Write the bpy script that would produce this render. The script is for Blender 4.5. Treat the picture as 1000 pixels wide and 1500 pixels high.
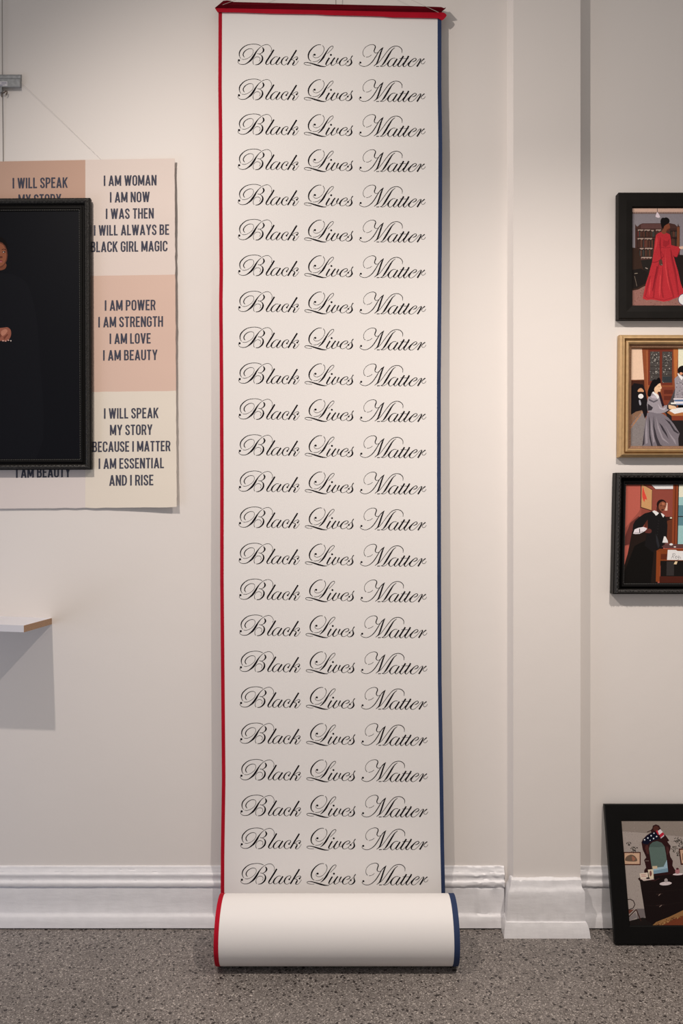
import bpy, bmesh, math, random
from mathutils import Vector, noise
from mathutils.geometry import tessellate_polygon
random.seed(7)
C = bpy.context.scene.collection
S = bpy.context.scene
for o in list(bpy.data.objects): bpy.data.objects.remove(o)

# ------------------------------------------------------------------ camera
EYE = 1.5; F = 1184.0; WALL = 2.93            # eye height, focal length in px (1000x1500), wall distance
cam_d = bpy.data.cameras.new('camera'); cam = bpy.data.objects.new('camera', cam_d); C.objects.link(cam)
cam.location = (0, 0, EYE); cam.rotation_euler = (math.radians(90), 0, 0)
cam_d.sensor_fit = 'VERTICAL'; cam_d.sensor_height = 24.0; cam_d.lens = F * 24.0 / 1500.0
cam_d.clip_start = 0.05
S.camera = cam

# ------------------------------------------------------------------ world, lights, exposure
S.view_settings.view_transform = 'Standard'; S.view_settings.look = 'None'
S.view_settings.exposure = 0.0; S.view_settings.gamma = 1.0; S.view_settings.use_curve_mapping = False
w = bpy.data.worlds.new('room_light'); S.world = w; w.use_nodes = True
bg = w.node_tree.nodes['Background']; bg.inputs[0].default_value = (1.0, 0.935, 0.89, 1); bg.inputs[1].default_value = 0.305

def spot(name, loc, target, power, size_deg, blend, col=(1.0, 0.89, 0.80), radius=0.02):
    l = bpy.data.lights.new(name, 'SPOT'); o = bpy.data.objects.new(name, l); C.objects.link(o)
    o.location = loc; l.energy = power; l.color = col; l.shadow_soft_size = radius
    l.spot_size = math.radians(size_deg); l.spot_blend = blend
    o.rotation_euler = (Vector(target) - Vector(loc)).to_track_quat('-Z', 'Y').to_euler()
    return o
spot('track_light', (-1.13, 1.08, 3.56), (0.80, WALL, 0.55), 180, 118, 1.0)
spot('track_light', (1.12, 1.03, 3.50), (0.64, WALL, -1.2), 218, 98, 1.0)
# cool daylight from a window on the left, outside the frame
ar = bpy.data.lights.new('window_daylight', 'AREA'); aro = bpy.data.objects.new('window_daylight', ar); C.objects.link(aro)
ar.shape = 'RECTANGLE'; ar.size = 1.2; ar.size_y = 1.6; ar.energy = 13; ar.color = (0.62, 0.74, 1.0)
aro.location = (-3.2, 1.2, 0.7); aro.rotation_euler = (Vector((0.2, WALL, 0.7)) - aro.location).to_track_quat('-Z', 'Y').to_euler()

# ------------------------------------------------------------------ helpers
def W(px, py, d=WALL):                          # a pixel at a given distance -> point in the room
    return Vector(((px - 500) / F * d, d, EYE - (py - 750) / F * d))
def lin(c): c /= 255.0; return c / 12.92 if c <= 0.04045 else ((c + 0.055) / 1.055) ** 2.4
def tag(o, label=None, cat=None, group=None, kind=None):
    if label: o['label'] = label
    if cat: o['category'] = cat
    if group: o['group'] = group
    if kind: o['kind'] = kind
    return o
def empty(name, loc, label, cat, group=None):
    o = bpy.data.objects.new(name, None); C.objects.link(o); o.location = loc; o.empty_display_size = .05
    return tag(o, label, cat, group)
def mesh_obj(name, verts, faces, mat, parent=None, smooth=False, sharp=48):
    me = bpy.data.meshes.new(name); me.from_pydata([tuple(v) for v in verts], [], faces); me.update()
    if mat: me.materials.append(mat)
    if smooth:
        for p in me.polygons: p.use_smooth = True
        me.set_sharp_from_angle(angle=math.radians(sharp))
    o = bpy.data.objects.new(name, me); C.objects.link(o)
    if parent is not None:
        o.parent = parent
        L = parent
        off = Vector((0, 0, 0))
        while L is not None: off += L.location; L = L.parent
        me.transform(__import__('mathutils').Matrix.Translation(-off))
    return o
class MB:
    def __init__(s): s.v = []; s.f = []
    def add(s, vs, fs):
        n = len(s.v); s.v += [Vector(v) for v in vs]; s.f += [tuple(i + n for i in f) for f in fs]
    def box(s, a, b):
        x0, y0, z0 = a; x1, y1, z1 = b
        s.add([(x0,y0,z0),(x1,y0,z0),(x1,y1,z0),(x0,y1,z0),(x0,y0,z1),(x1,y0,z1),(x1,y1,z1),(x0,y1,z1)],
              [(0,3,2,1),(4,5,6,7),(0,1,5,4),(1,2,6,5),(2,3,7,6),(3,0,4,7)])
    def tube(s, pts, r, n=8):
        pts = [Vector(p) for p in pts]; rings = []
        for i, p in enumerate(pts):
            t = (pts[min(i+1, len(pts)-1)] - pts[max(i-1, 0)]).normalized()
            u = t.cross(Vector((0,1,0)) if abs(t.y) < .9 else Vector((1,0,0))).normalized(); v = t.cross(u)
            rings.append([p + (u*math.cos(a) + v*math.sin(a))*r for a in [2*math.pi*k/n for k in range(n)]])
        vs = [q for rg in rings for q in rg]; fs = []
        for i in range(len(pts)-1):
            for k in range(n): fs.append((i*n+k, i*n+(k+1)%n, (i+1)*n+(k+1)%n, (i+1)*n+k))
        fs.append(tuple(range(n))[::-1]); fs.append(tuple((len(pts)-1)*n+k for k in range(n)))
        s.add(vs, fs)
    def prism(s, front, back):                 # two matching outlines joined to a solid
        n = len(front); tri = tessellate_polygon([[Vector(p) for p in front]])
        fs = [tuple(t) for t in tri] + [tuple(i+n for i in t[::-1]) for t in tri]
        fs += [(i, (i+1)%n, (i+1)%n+n, i+n) for i in range(n)]
        s.add(list(front)+list(back), fs)
    def build(s, name, mat, parent=None, smooth=False):
        o = mesh_obj(name, s.v, s.f, mat, parent, smooth)
        bm = bmesh.new(); bm.from_mesh(o.data); bmesh.ops.recalc_face_normals(bm, faces=bm.faces); bm.to_mesh(o.data); bm.free()
        return o
def catmull(pts, n=6, closed=False):
    out = []; m = len(pts); dim = len(pts[0])
    rng = range(m) if closed else range(m-1)
    for i in rng:
        if closed: p = [pts[(i+k-1) % m] for k in range(4)]
        else: p = [pts[max(i-1,0)], pts[i], pts[i+1], pts[min(i+2, m-1)]]
        for j in range(n):
            t = j/n
            out.append(tuple(.5*((2*p[1][d]) + (-p[0][d]+p[2][d])*t + (2*p[0][d]-5*p[1][d]+4*p[2][d]-p[3][d])*t*t + (-p[0][d]+3*p[1][d]-3*p[2][d]+p[3][d])*t**3) for d in range(dim)))
    if not closed: out.append(tuple(pts[-1]))
    return out

# ------------------------------------------------------------------ materials
def mat(name, col, rough=.6, metal=0, spec=.5, bump=None, vary=None, sheen=0):
    m = bpy.data.materials.new(name); m.use_nodes = True; nt = m.node_tree; b = nt.nodes['Principled BSDF']
    b.inputs['Base Color'].default_value = (*col, 1); b.inputs['Roughness'].default_value = rough
    b.inputs['Metallic'].default_value = metal; b.inputs['Specular IOR Level'].default_value = spec
    if sheen: b.inputs['Sheen Weight'].default_value = sheen
    tc = nt.nodes.new('ShaderNodeTexCoord')
    if vary:                                   # (scale, amount)
        n = nt.nodes.new('ShaderNodeTexNoise'); n.inputs['Scale'].default_value = vary[0]; n.inputs['Detail'].default_value = 5
        nt.links.new(tc.outputs['Object'], n.inputs['Vector'])
        mr = nt.nodes.new('ShaderNodeMapRange'); mr.inputs[1].default_value = .3; mr.inputs[2].default_value = .7
        mr.inputs[3].default_value = 1-vary[1]; mr.inputs[4].default_value = 1+vary[1]
        nt.links.new(n.outputs[0], mr.inputs[0])
        mx = nt.nodes.new('ShaderNodeVectorMath'); mx.operation = 'SCALE'; mx.inputs[0].default_value = col
        nt.links.new(mr.outputs[0], mx.inputs['Scale']); nt.links.new(mx.outputs[0], b.inputs['Base Color'])
    for (sc, st, dist, stretch) in (bump or []):
        n = nt.nodes.new('ShaderNodeTexNoise'); n.inputs['Scale'].default_value = sc; n.inputs['Detail'].default_value = 6
        mp = nt.nodes.new('ShaderNodeMapping'); mp.inputs['Scale'].default_value = stretch
        nt.links.new(tc.outputs['Object'], mp.inputs[0]); nt.links.new(mp.outputs[0], n.inputs['Vector'])
        bp = nt.nodes.new('ShaderNodeBump'); bp.inputs['Strength'].default_value = st; bp.inputs['Distance'].default_value = dist
        nt.links.new(n.outputs[0], bp.inputs['Height'])
        prev = b.inputs['Normal'].links[0].from_socket if b.inputs['Normal'].links else None
        if prev: nt.links.new(prev, bp.inputs['Normal'])
        nt.links.new(bp.outputs[0], b.inputs['Normal'])
    return m
M = {}
M['wall'] = mat('wall_paint', (.82, .775, .742), .55, bump=[(9, .25, .004, (1,1,1)), (120, .15, .001, (1,1,1))], vary=(1.3, .012))
M['trim'] = mat('gloss_trim_paint', (.85, .84, .86), .38, bump=[(16, .4, .004, (.5,1,2.2)), (50, .18, .002, (.5,1,2.0)), (160, .3, .001, (1,1,1))], vary=(30, .03))
M['vinyl'] = mat('white_scroll_vinyl', (.84, .815, .80), .55, spec=.3, bump=[(3, .2, .004, (1,1,.4))])
M['ink'] = mat('black_ink', (.008, .006, .008), .7, spec=.04)
M['red'] = mat('red_ribbon', (.42, .005, .020), .8, spec=.15, bump=[(500, .3, .0005, (1,1,1))], vary=(18, .08))
M['blue'] = mat('navy_ribbon', (.026, .044, .108), .8, spec=.2, bump=[(500, .3, .0005, (1,1,1))], vary=(18, .08))
M['paper_ink'] = mat('slate_ink', (.075, .078, .108), .8, spec=.05)
M['black'] = mat('black_frame_paint', (.0095, .008, .007), .5, spec=.12, bump=[(60, .1, .001, (1,1,1))], vary=(20, .15))
M['satin'] = mat('satin_black_frame_paint', (.0042, .0038, .0036), .45, spec=.14, vary=(20, .1))
M['carve'] = mat('carved_black_wood', (.024, .023, .022), .4, spec=.3, bump=[(260, .6, .002, (1,1,1))], vary=(200, .5))
M['gold'] = mat('antique_gold_leaf', (.50, .33, .16), .42, metal=.25, bump=[(150, .2, .001, (1,1,1))], vary=(60, .10))
M['gold_dark'] = mat('dark_gilt', (.22, .105, .05), .5, metal=.15, vary=(80, .15))
M['gold_bead'] = mat('gilt_bead', (.60, .40, .27), .4, metal=.2)
M['leaf'] = mat('lighter_black_leaf', (.095, .09, .086), .38, spec=.35, vary=(300,.3))  # carved leaves, set lighter than the rail so the carving stands out
M['bead'] = mat('dark_bead', (.17, .17, .165), .35)
M['maroon'] = mat('dark_red_cloth', (.115, .002, .007), .85, spec=.1, vary=(25,.12))
M['steel'] = mat('galvanised_steel', (.33, .345, .36), .42, metal=.55, bump=[(50, .2, .001, (1,1,1))], vary=(90, .18))
M['clamp'] = mat('bronze_clamp_metal', (.16, .12, .10), .4, metal=.6)
M['cord'] = mat('grey_wire', (.22, .20, .18), .5, metal=.3)
M['thread'] = mat('clear_thread', (.55, .50, .45), .25)
M['label'] = mat('white_sticker', (.66, .65, .68), .6)
M['label_ink'] = mat('sticker_ink', (.22, .22, .32), .6)
M['laminate'] = mat('white_laminate', (.70, .70, .76), .35)
M['chip'] = mat('chipboard', (.42, .26, .16), .85, bump=[(300, .8, .002, (1,1,1))], vary=(350, .25))

def terrazzo():
    m = bpy.data.materials.new('terrazzo'); m.use_nodes = True; nt = m.node_tree; N = nt.nodes; L = nt.links
    b = N['Principled BSDF']; b.inputs['Roughness'].default_value = .42; b.inputs['Specular IOR Level'].default_value = .35
    tc = N.new('ShaderNodeTexCoord')
    def vor(scale, rnd=1):
        v = N.new('ShaderNodeTexVoronoi'); v.inputs['Scale'].default_value = scale; v.inputs['Randomness'].default_value = rnd
        wn = N.new('ShaderNodeTexNoise'); wn.inputs['Scale'].default_value = scale*1.3
        mx = N.new('ShaderNodeVectorMath'); mx.operation = 'MULTIPLY_ADD'; mx.inputs[1].default_value = (.9/scale,)*3
        L.new(tc.outputs['Object'], wn.inputs['Vector']); L.new(wn.outputs['Color'], mx.inputs[0]); L.new(tc.outputs['Object'], mx.inputs[2])
        L.new(mx.outputs[0], v.inputs['Vector']); return v
    v1 = vor(330)
    r1 = N.new('ShaderNodeValToRGB'); e = r1.color_ramp.elements
    sep = N.new('ShaderNodeSeparateColor'); L.new(v1.outputs['Color'], sep.inputs[0]); L.new(sep.outputs[0], r1.inputs[0])
    e[0].position = 0; e[0].color = (.075,.062,.056,1); e[1].position = 1; e[1].color = (.60,.54,.49,1)
    for p, c in ((.3,(.165,.145,.133,1)),(.7,(.215,.19,.175,1)),(.9,(.30,.27,.25,1))):
        x = r1.color_ramp.elements.new(p); x.color = c
    def dark(scale, pick, size):
        v = vor(scale); s = N.new('ShaderNodeSeparateColor'); L.new(v.outputs['Color'], s.inputs[0])
        a = N.new('ShaderNodeMath'); a.operation = 'LESS_THAN'; a.inputs[1].default_value = pick; L.new(s.outputs[1], a.inputs[0])
        d = N.new('ShaderNodeMath'); d.operation = 'LESS_THAN'; d.inputs[1].default_value = size; L.new(v.outputs['Distance'], d.inputs[0])
        q = N.new('ShaderNodeMath'); q.operation = 'MULTIPLY'; L.new(a.outputs[0], q.inputs[0]); L.new(d.outputs[0], q.inputs[1]); return q
    d1 = dark(66, .17, .35); d2 = dark(105, .17, .38)
    mxx = N.new('ShaderNodeMath'); mxx.operation = 'MAXIMUM'; L.new(d1.outputs[0], mxx.inputs[0]); L.new(d2.outputs[0], mxx.inputs[1])
    sc = N.new('ShaderNodeMath'); sc.operation = 'MULTIPLY'; sc.inputs[1].default_value = .93; L.new(mxx.outputs[0], sc.inputs[0])
    mix = N.new('ShaderNodeMix'); mix.data_type = 'RGBA'; L.new(sc.outputs[0], mix.inputs[0]); L.new(r1.outputs[0], mix.inputs[6]); mix.inputs[7].default_value = (.022,.017,.016,1)
    big = N.new('ShaderNodeTexNoise'); big.inputs['Scale'].default_value = 2.2; big.inputs['Detail'].default_value = 4; L.new(tc.outputs['Object'], big.inputs['Vector'])
    mr = N.new('ShaderNodeMapRange'); mr.inputs[1].default_value=.3; mr.inputs[2].default_value=.7; mr.inputs[3].default_value=.86; mr.inputs[4].default_value=1.08; L.new(big.outputs[0], mr.inputs[0])
    vm = N.new('ShaderNodeVectorMath'); vm.operation = 'SCALE'; L.new(mix.outputs[2], vm.inputs[0]); L.new(mr.outputs[0], vm.inputs['Scale'])
    L.new(vm.outputs[0], b.inputs['Base Color']); return m
M['terrazzo'] = terrazzo()

def print_mat(name, grain=.06, rough=.5, scale=700):     # flat printed picture: colours come with the mesh
    m = bpy.data.materials.new(name); m.use_nodes = True; nt = m.node_tree; N = nt.nodes; L = nt.links
    b = N['Principled BSDF']; b.inputs['Roughness'].default_value = rough; b.inputs['Specular IOR Level'].default_value = .06
    at = N.new('ShaderNodeAttribute'); at.attribute_name = 'print'
    tc = N.new('ShaderNodeTexCoord'); n = N.new('ShaderNodeTexNoise'); n.inputs['Scale'].default_value = scale; n.inputs['Detail'].default_value = 3
    L.new(tc.outputs['Object'], n.inputs['Vector'])
    mr = N.new('ShaderNodeMapRange'); mr.inputs[1].default_value=.3; mr.inputs[2].default_value=.7; mr.inputs[3].default_value=1-grain*2; mr.inputs[4].default_value=1+grain*2; L.new(n.outputs[0], mr.inputs[0])
    vm = N.new('ShaderNodeVectorMath'); vm.operation='SCALE'; L.new(at.outputs['Color'], vm.inputs[0]); L.new(mr.outputs[0], vm.inputs['Scale'])
    L.new(vm.outputs[0], b.inputs['Base Color']); return m
M['print'] = print_mat('photo_print', .07, .5, 600); M['poster'] = print_mat('poster_paper', .008, .85)

# ------------------------------------------------------------------ the setting
def struct(o): o['kind'] = 'structure'; return o
b = MB(); b.box((-2.6, WALL, -0.02), (2.6, WALL+.12, 3.95)); struct(b.build('wall_back', M['wall']))
b = MB(); b.box((-2.6, -1.2, -.06), (2.6, WALL+.12, 0)); struct(b.build('floor', M['terrazzo']))
BASE = [(0,.2185),(.0045,.217),(.0062,.212),(.0068,.206),(.0095,.2035),(.0100,.1985),(.0125,.196),(.0150,.192),(.0150,.188),(.0125,.182),(.0115,.175),(.0130,.169),(.0170,.1665),(.0190,.163),(.0190,.156),(.0175,.1505),(.0085,.1485),(.0085,.1435),(.0125,.1415),(.0130,.135),(.0130,.100),(.0130,.056),(.0150,.0505),(.0195,.0455),(.0225,.040),(.0250,.025),(.0270,.005),(.0230,.0035),(.012,.0030),(.012,0)]
def baseboard(name, x0, x1, rough_fn):
    n = int((x1-x0)/.008); b = MB(); vs = []; fs = []; m = len(BASE)
    for i in range(n+1):
        x = x0 + (x1-x0)*i/n
        for j, (o, z) in enumerate(BASE):
            a = rough_fn(x)
            k = noise.noise(Vector((x*9, j*.45, 3.1))) * .0011*a + noise.noise(Vector((x*55, j*1.7, 8))) * .0008*a
            kz = (noise.noise(Vector((x*40, j*.9, 17))) * .0007 + noise.noise(Vector((x*130, j*.9, 27))) * .0006)*a
            if j in (15, 16): kz *= 2.2
            if z <= .01: kz = 0; k *= .3
            vs.append((x, WALL - max(0, o+k) + (.0006 if j == 0 else 0), z+kz))
    for i in range(n):
        for j in range(m-1): fs.append((i*m+j, i*m+j+1, (i+1)*m+j+1, (i+1)*m+j))
    for i in (0, n):
        c = len(vs); vs += [(x0 if i==0 else x1, WALL, 0)]
        for j in range(m-1): fs.append((c, i*m+j, i*m+j+1))
    b.add(vs, fs); return struct(b.build(name, M['trim'], smooth=True))
baseboard('baseboard_left', -2.6, .588, lambda x: .55 + (2.6 if x > .48 else max(0, (x-.36)*12)))
baseboard('baseboard_right', .86, 2.6, lambda x: 2.2 if x < .93 else .7)
# pilaster shaft (trim_1) and its plinth (trim_2)
b = MB(); XL0, XL1, XR1, XR0, PO = .600, .6130, .8525, .855, .045
zt = 3.95
b.prism([(XL0, WALL, .15), (XL1, WALL-PO, .15), (XR1, WALL-PO, .15), (XR0, WALL, .15)], [(XL0, WALL, zt), (XL1, WALL-PO, zt), (XR1, WALL-PO, zt), (XR0, WALL, zt)])
struct(b.build('trim_1', M['wall']))
PL = [(.6065,.8525,.0458,.196),(.603,.8515,.059,.192),(.601,.852,.061,.183),(.600,.852,.0615,.174),(.597,.8535,.065,.166),(.5935,.858,.0695,.160),(.590,.861,.071,.153),(.588,.861,.0715,.142),(.587,.8605,.072,.128),(.586,.8605,.072,.09),(.5855,.861,.0722,.055),(.5845,.8615,.0725,.0525),(.5805,.865,.0775,.0505),(.577,.868,.080,.044),(.574,.872,.084,.030),(.571,.876,.088,.0)]
vs = []; fs = []; nx = 120; ny = 8; ring = nx+1+2*ny
for r, (xl, xr, of, z) in enumerate(PL):
    for i in range(ring):
        if i < ny: x = xl + (.004)*(1-i/ny); y = WALL - of*i/ny
        elif i <= ny+nx: x = xl + (xr-xl)*(i-ny)/nx; y = WALL-of
        else: x = xr; y = WALL - of*(1-(i-ny-nx)/ny)
        p = Vector((x*16, y*9, z*40)); a = 1.0 if 0 < r < len(PL)-1 else .25
        q = noise.noise(p)*.0016*a + noise.noise(Vector((x*90, y*40, z*170)))*.0008*a
        zz = z + (noise.noise(Vector((x*13, 5, r*.8)))*.004 + noise.noise(Vector((x*70, 5, r)))*.002)*(1 if r < 7 else .35 if r < 14 else 0)
        vs.append((x, y - (q if y < WALL-.01 else 0), max(0, zz)))
for r in range(len(PL)-1):
    for i in range(ring-1): fs.append((r*ring+i, r*ring+i+1, (r+1)*ring+i+1, (r+1)*ring+i))
fs.append(tuple(range(ring)))
o = struct(mesh_obj('trim_2', vs, fs, M['trim'], smooth=True, sharp=40))
bm = bmesh.new(); bm.from_mesh(o.data); bmesh.ops.recalc_face_normals(bm, faces=bm.faces); bm.to_mesh(o.data); bm.free()
# picture rail above the frame, from which wires hang
b = MB(); b.box((-2.6, WALL-.03, 3.5), (.597, WALL, 3.56)); struct(b.build('trim_3', M['trim']))

# ------------------------------------------------------------------ script lettering, traced as variable-width pen strokes
def cr(ox, oy, sc, pts): return [(ox + x/sc, oy + y/sc, w_/sc) for x, y, w_ in pts]
A_ = lambda p: cr(345, 60, 16.667, p)
B_ = lambda p: cr(385, 60, 16.667, p)
C_ = lambda p: cr(440, 60, 16.667, p)
D_ = lambda p: cr(470, 60, 16.667, p)
E_ = lambda p: cr(520, 60, 13.333, p)
G_ = lambda p: cr(565, 60, 16.667, p)
STROKES = [
 A_([(68,505,5),(52,500,7),(60,530,9),(100,562,11),(165,575,13),(240,562,17),(310,518,28),(380,455,42),(440,370,42),(490,285,30),(540,215,18),(600,155,11),(670,110,10),(750,87,11),(810,100,10),(855,145,9),(875,200,9),(860,262,6)]),
 A_([(218,398,9),(190,365,20),(183,320,22),(215,260,19),(270,215,15),(330,190,13),(390,192,10),(425,220,8),(428,280,7),(400,340,8),(340,395,8),(270,435,9),(200,452,10),(150,443,9)]),
 A_([(130,430,9),(100,385,14),(88,320,22),(105,250,25),(150,190,23),(220,130,18),(310,92,14),(430,76,12),(530,85,13),(610,115,13)]),
 A_([(650,155,12),(675,190,30),(683,225,36),(665,265,26),(625,300,13),(580,318,12),(530,308,12)]),
 A_([(580,318,9),(620,345,14),(650,385,28),(655,440,36),(635,495,36),(590,545,28),(540,575,20),(475,583,12)]),
 A_([(445,575,9),(425,540,12),(425,480,9),(450,425,8),(500,390,10),(550,388,10),(590,415,9),(595,455,8),(575,495,7)]),
 B_([(264,212,34),(200,320,36),(130,430,35),(78,515,34),(72,555,24),(98,577,12),(145,555,9),(190,500,7)]),
 B_([(365,390,9),(310,385,11),(250,425,20),(200,485,32),(185,535,32),(200,572,16),(240,580,9),(290,545,8),(345,480,7)]),
 B_([(415,395,34),(370,460,34),(325,530,34),(322,562,22),(348,580,10),(390,555,7),(440,500,6)]),
 B_([(575,455,18),(600,430,18),(610,402,12),(580,382,10),(530,395,14),(475,450,28),(450,510,32),(460,560,20),(500,588,9),(540,580,7),(580,545,6)]),
 B_([(818,222,34),(595,582,34)]),
 B_([(650,490,6),(720,440,7),(780,400,9),(830,388,12),(848,410,18),(835,440,22)]),
 B_([(700,462,8),(745,470,13),(765,495,24),(745,540,34),(725,575,24),(750,596,10),(800,575,8),(850,510,7),(870,480,6)]),
 C_([(325,320,8),(308,355,8),(312,385,9),(360,412,9),(430,400,9),(500,350,8),(550,285,8),(575,210,11),(570,160,12),(540,110,13)]),
 C_([(500,95,11),(450,90,13),(380,110,17),(300,165,23),(225,255,30),(192,340,30),(195,420,23),(225,470,16),(265,495,11)]),
 C_([(290,505,8),(350,505,10),(420,485,11),(480,435,8)]),
 C_([(655,310,6),(700,265,7),(760,205,8),(795,155,10),(785,125,12),(750,130,12),(700,170,15),(650,240,22),(600,325,34),(550,410,40),(500,475,32),(450,525,18),(415,545,10)]),
 C_([(260,590,7),(180,592,8),(110,575,10),(85,550,10),(105,530,12),(160,525,15),(240,540,22),(330,568,30),(430,598,34),(520,620,26),(600,625,13),(625,615,7)]),
 D_([(205,410,32),(165,470,32),(125,545,32),(120,575,22),(145,598,10),(190,575,7),(240,520,6)]),
 D_([(340,405,28),(300,455,30),(262,515,34),(245,555,32),(260,592,16),(300,590,9),(350,555,7),(395,500,7)]),
 D_([(422,415,28),(395,465,28),(372,505,20),(385,540,8),(420,540,6),(455,512,5)]),
 D_([(545,490,9),(600,470,15),(635,438,18),(622,407,13),(580,405,12),(520,440,22),(470,495,34),(452,540,34),(462,578,20),(490,600,9),(540,592,7),(600,555,6),(660,490,5),(715,435,5)]),
 D_([(772,358,22),(742,395,18),(730,435,16),(738,480,28),(745,530,36),(710,580,28),(660,605,14),(618,598,10),(600,565,9),(615,535,12)]),
 E_([(88,445,5),(75,440,7),(88,467,8),(130,490,9),(190,497,9),(260,470,11),(330,410,15),(390,325,16),(440,240,13),(490,170,11),(550,122,8)]),
 E_([(318,270,5),(280,300,6),(230,316,7),(210,314,6)]),
 E_([(185,308,9),(160,280,9),(150,235,7),(160,180,6),(205,120,6),(270,82,7),(340,70,9),(385,90,14),(393,125,18),(378,165,18),(370,205,16),(392,233,10),(430,230,7),(480,190,6),(550,122,6)]),
 E_([(545,128,8),(510,200,24),(475,300,27),(440,400,27),(410,450,16),(362,490,7)]),
 E_([(410,460,7),(470,410,8),(540,320,9),(610,225,10),(680,145,11),(740,110,11),(810,100,11),(870,120,12),(912,170,12),(912,235,6)]),
 E_([(775,130,7),(720,175,15),(670,250,27),(610,350,31),(560,430,27),(515,482,10),(480,490,5)]),
 E_([(410,498,14),(465,496,11)]),
 E_([(490,495,8),(540,497,7),(590,470,6),(645,410,5)]),
 G_([(235,422,9),(180,418,11),(120,450,18),(65,515,33),(45,570,33),(60,610,18),(95,630,9),(150,592,7),(205,530,6)]),
 G_([(275,435,32),(220,520,33),(180,580,33),(180,608,22),(205,626,10),(250,598,7),(300,540,6)]),
 G_([(430,365,34),(360,475,34),(300,570,34),(297,605,26),(330,628,11),(380,590,7),(430,530,6)]),
 G_([(335,425,9),(475,427,8)]),
 G_([(555,365,34),(490,475,34),(427,570,34),(422,605,26),(455,628,11),(510,580,7),(560,520,6)]),
 G_([(475,430,8),(550,430,9)]),
 G_([(645,512,9),(700,490,17),(738,455,19),(725,424,13),(690,425,12),(630,470,22),(575,530,33),(550,580,33),(562,612,19),(600,628,9),(650,610,7),(720,550,6),(790,470,6),(835,432,8)]),
 G_([(838,432,14),(850,450,24),(820,520,33),(755,625,33)]),
 G_([(850,530,7),(880,480,18),(940,432,24)]),
 G_([(855,530,6),(885,560,7),(930,545,6),(960,500,5)]),
]
DOTS = [A_([(80,472,27)])[0], B_([(567,472,21)])[0], B_([(818,452,22)])[0], C_([(345,335,25)])[0], D_([(242,340,24)])[0], D_([(652,503,22)])[0], E_([(102,422,20)])[0]]
def ribbon(pts, minw=.54):                      # quads of a variable-width stroke in px
    pts = catmull(pts, 4); vs = []; fs = []
    for i, (x, y, w_) in enumerate(pts):
        a = pts[max(i-1,0)]; c = pts[min(i+1, len(pts)-1)]
        dx, dy = c[0]-a[0], c[1]-a[1]; l = math.hypot(dx, dy) or 1; nx_, ny_ = -dy/l, dx/l; h = max(w_*1.06, minw)/2
        vs += [(x+nx_*h, y+ny_*h), (x-nx_*h, y-ny_*h)]
    for i in range(len(pts)-1): fs.append((2*i, 2*i+1, 2*i+3, 2*i+2))
    return vs, fs
TV, TF = [], []
TL = []
for si, st in enumerate(STROKES):
    v, f = ribbon(st); n = len(TV); TV += v; TL += [si+1]*len(v); TF += [tuple(i+n for i in q) for q in f]
for (x, y, r) in DOTS:
    n = len(TV); TL += [0]*14; TV += [(x+r*math.cos(a), y+r*math.sin(a)) for a in [2*math.pi*k/14 for k in range(14)]]; TF.append(tuple(range(n, n+14)))

# ------------------------------------------------------------------ the scroll
DT, DB = WALL-.036, WALL-.054                  # sheet distance at the top and near the floor
def sheet_d(z): t = (3.3 - z)/3.1; return DT + (DB-DT)*max(0, min(1, t))
LEFT = [(20,320),(130,319.6),(200,320.4),(300,320.6),(400,321.4),(440,320.8),(560,321.8),(700,322.4),(850,322.4),(960,323.4),(1140,325),(1250,323.4),(1308,323.2),(1500,323.4)]
RIGHT = [(20,646.2),(130,646.2),(210,647.4),(300,647.2),(450,646.2),(560,645.3),(700,645.4),(860,645.8),(1000,646.6),(1150,649),(1240,650.2),(1308,651.8),(1500,652)]
def lerp(tab, t):
    for (a, b_), (c, d) in zip(tab, tab[1:]):
        if t <= c: return b_ + (d-b_)*max(0, (t-a))/(c-a)
    return tab[-1][1]
path = []                                      # (y, z, left x, right x)
z = W(0, 17, DT).z
ztop = z
while z > .10:
    d = sheet_d(z); py = 750 + (EYE-z)*F/d
    path.append((d, z, (lerp(LEFT, py)-500)/F*d, (lerp(RIGHT, py)-500)/F*d)); z -= .03
RL, RR, RC, RAD = -.4095, .3800, 2.695, .1095
xl, xr = path[-1][2], path[-1][3]
low = [(DB-.002,.07),(DB-.008,.04),(DB-.022,.016),(DB-.045,.004),(DB-.08,.0018),(2.735,.0016)]
for i, (y, zz) in enumerate(low):
    t = (i+1)/len(low); path.append((y, zz, xl+(RL-xl)*t, xr+(RR-xr)*t))
turns = 5; stp = 36
for i in range(1, turns*stp):
    a = i/stp; r = RAD - .0016 - max(0, a-.72)*.0045; th = 2*math.pi*a
    tel = -.0006*a                             # slight telescoping
    rr_ = RR + (.003 if .2 < a < .7 else 0)*0
    path.append((RC - r*math.sin(th), RAD - r*math.cos(th), RL + tel*(-3), RR + tel*3))
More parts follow.
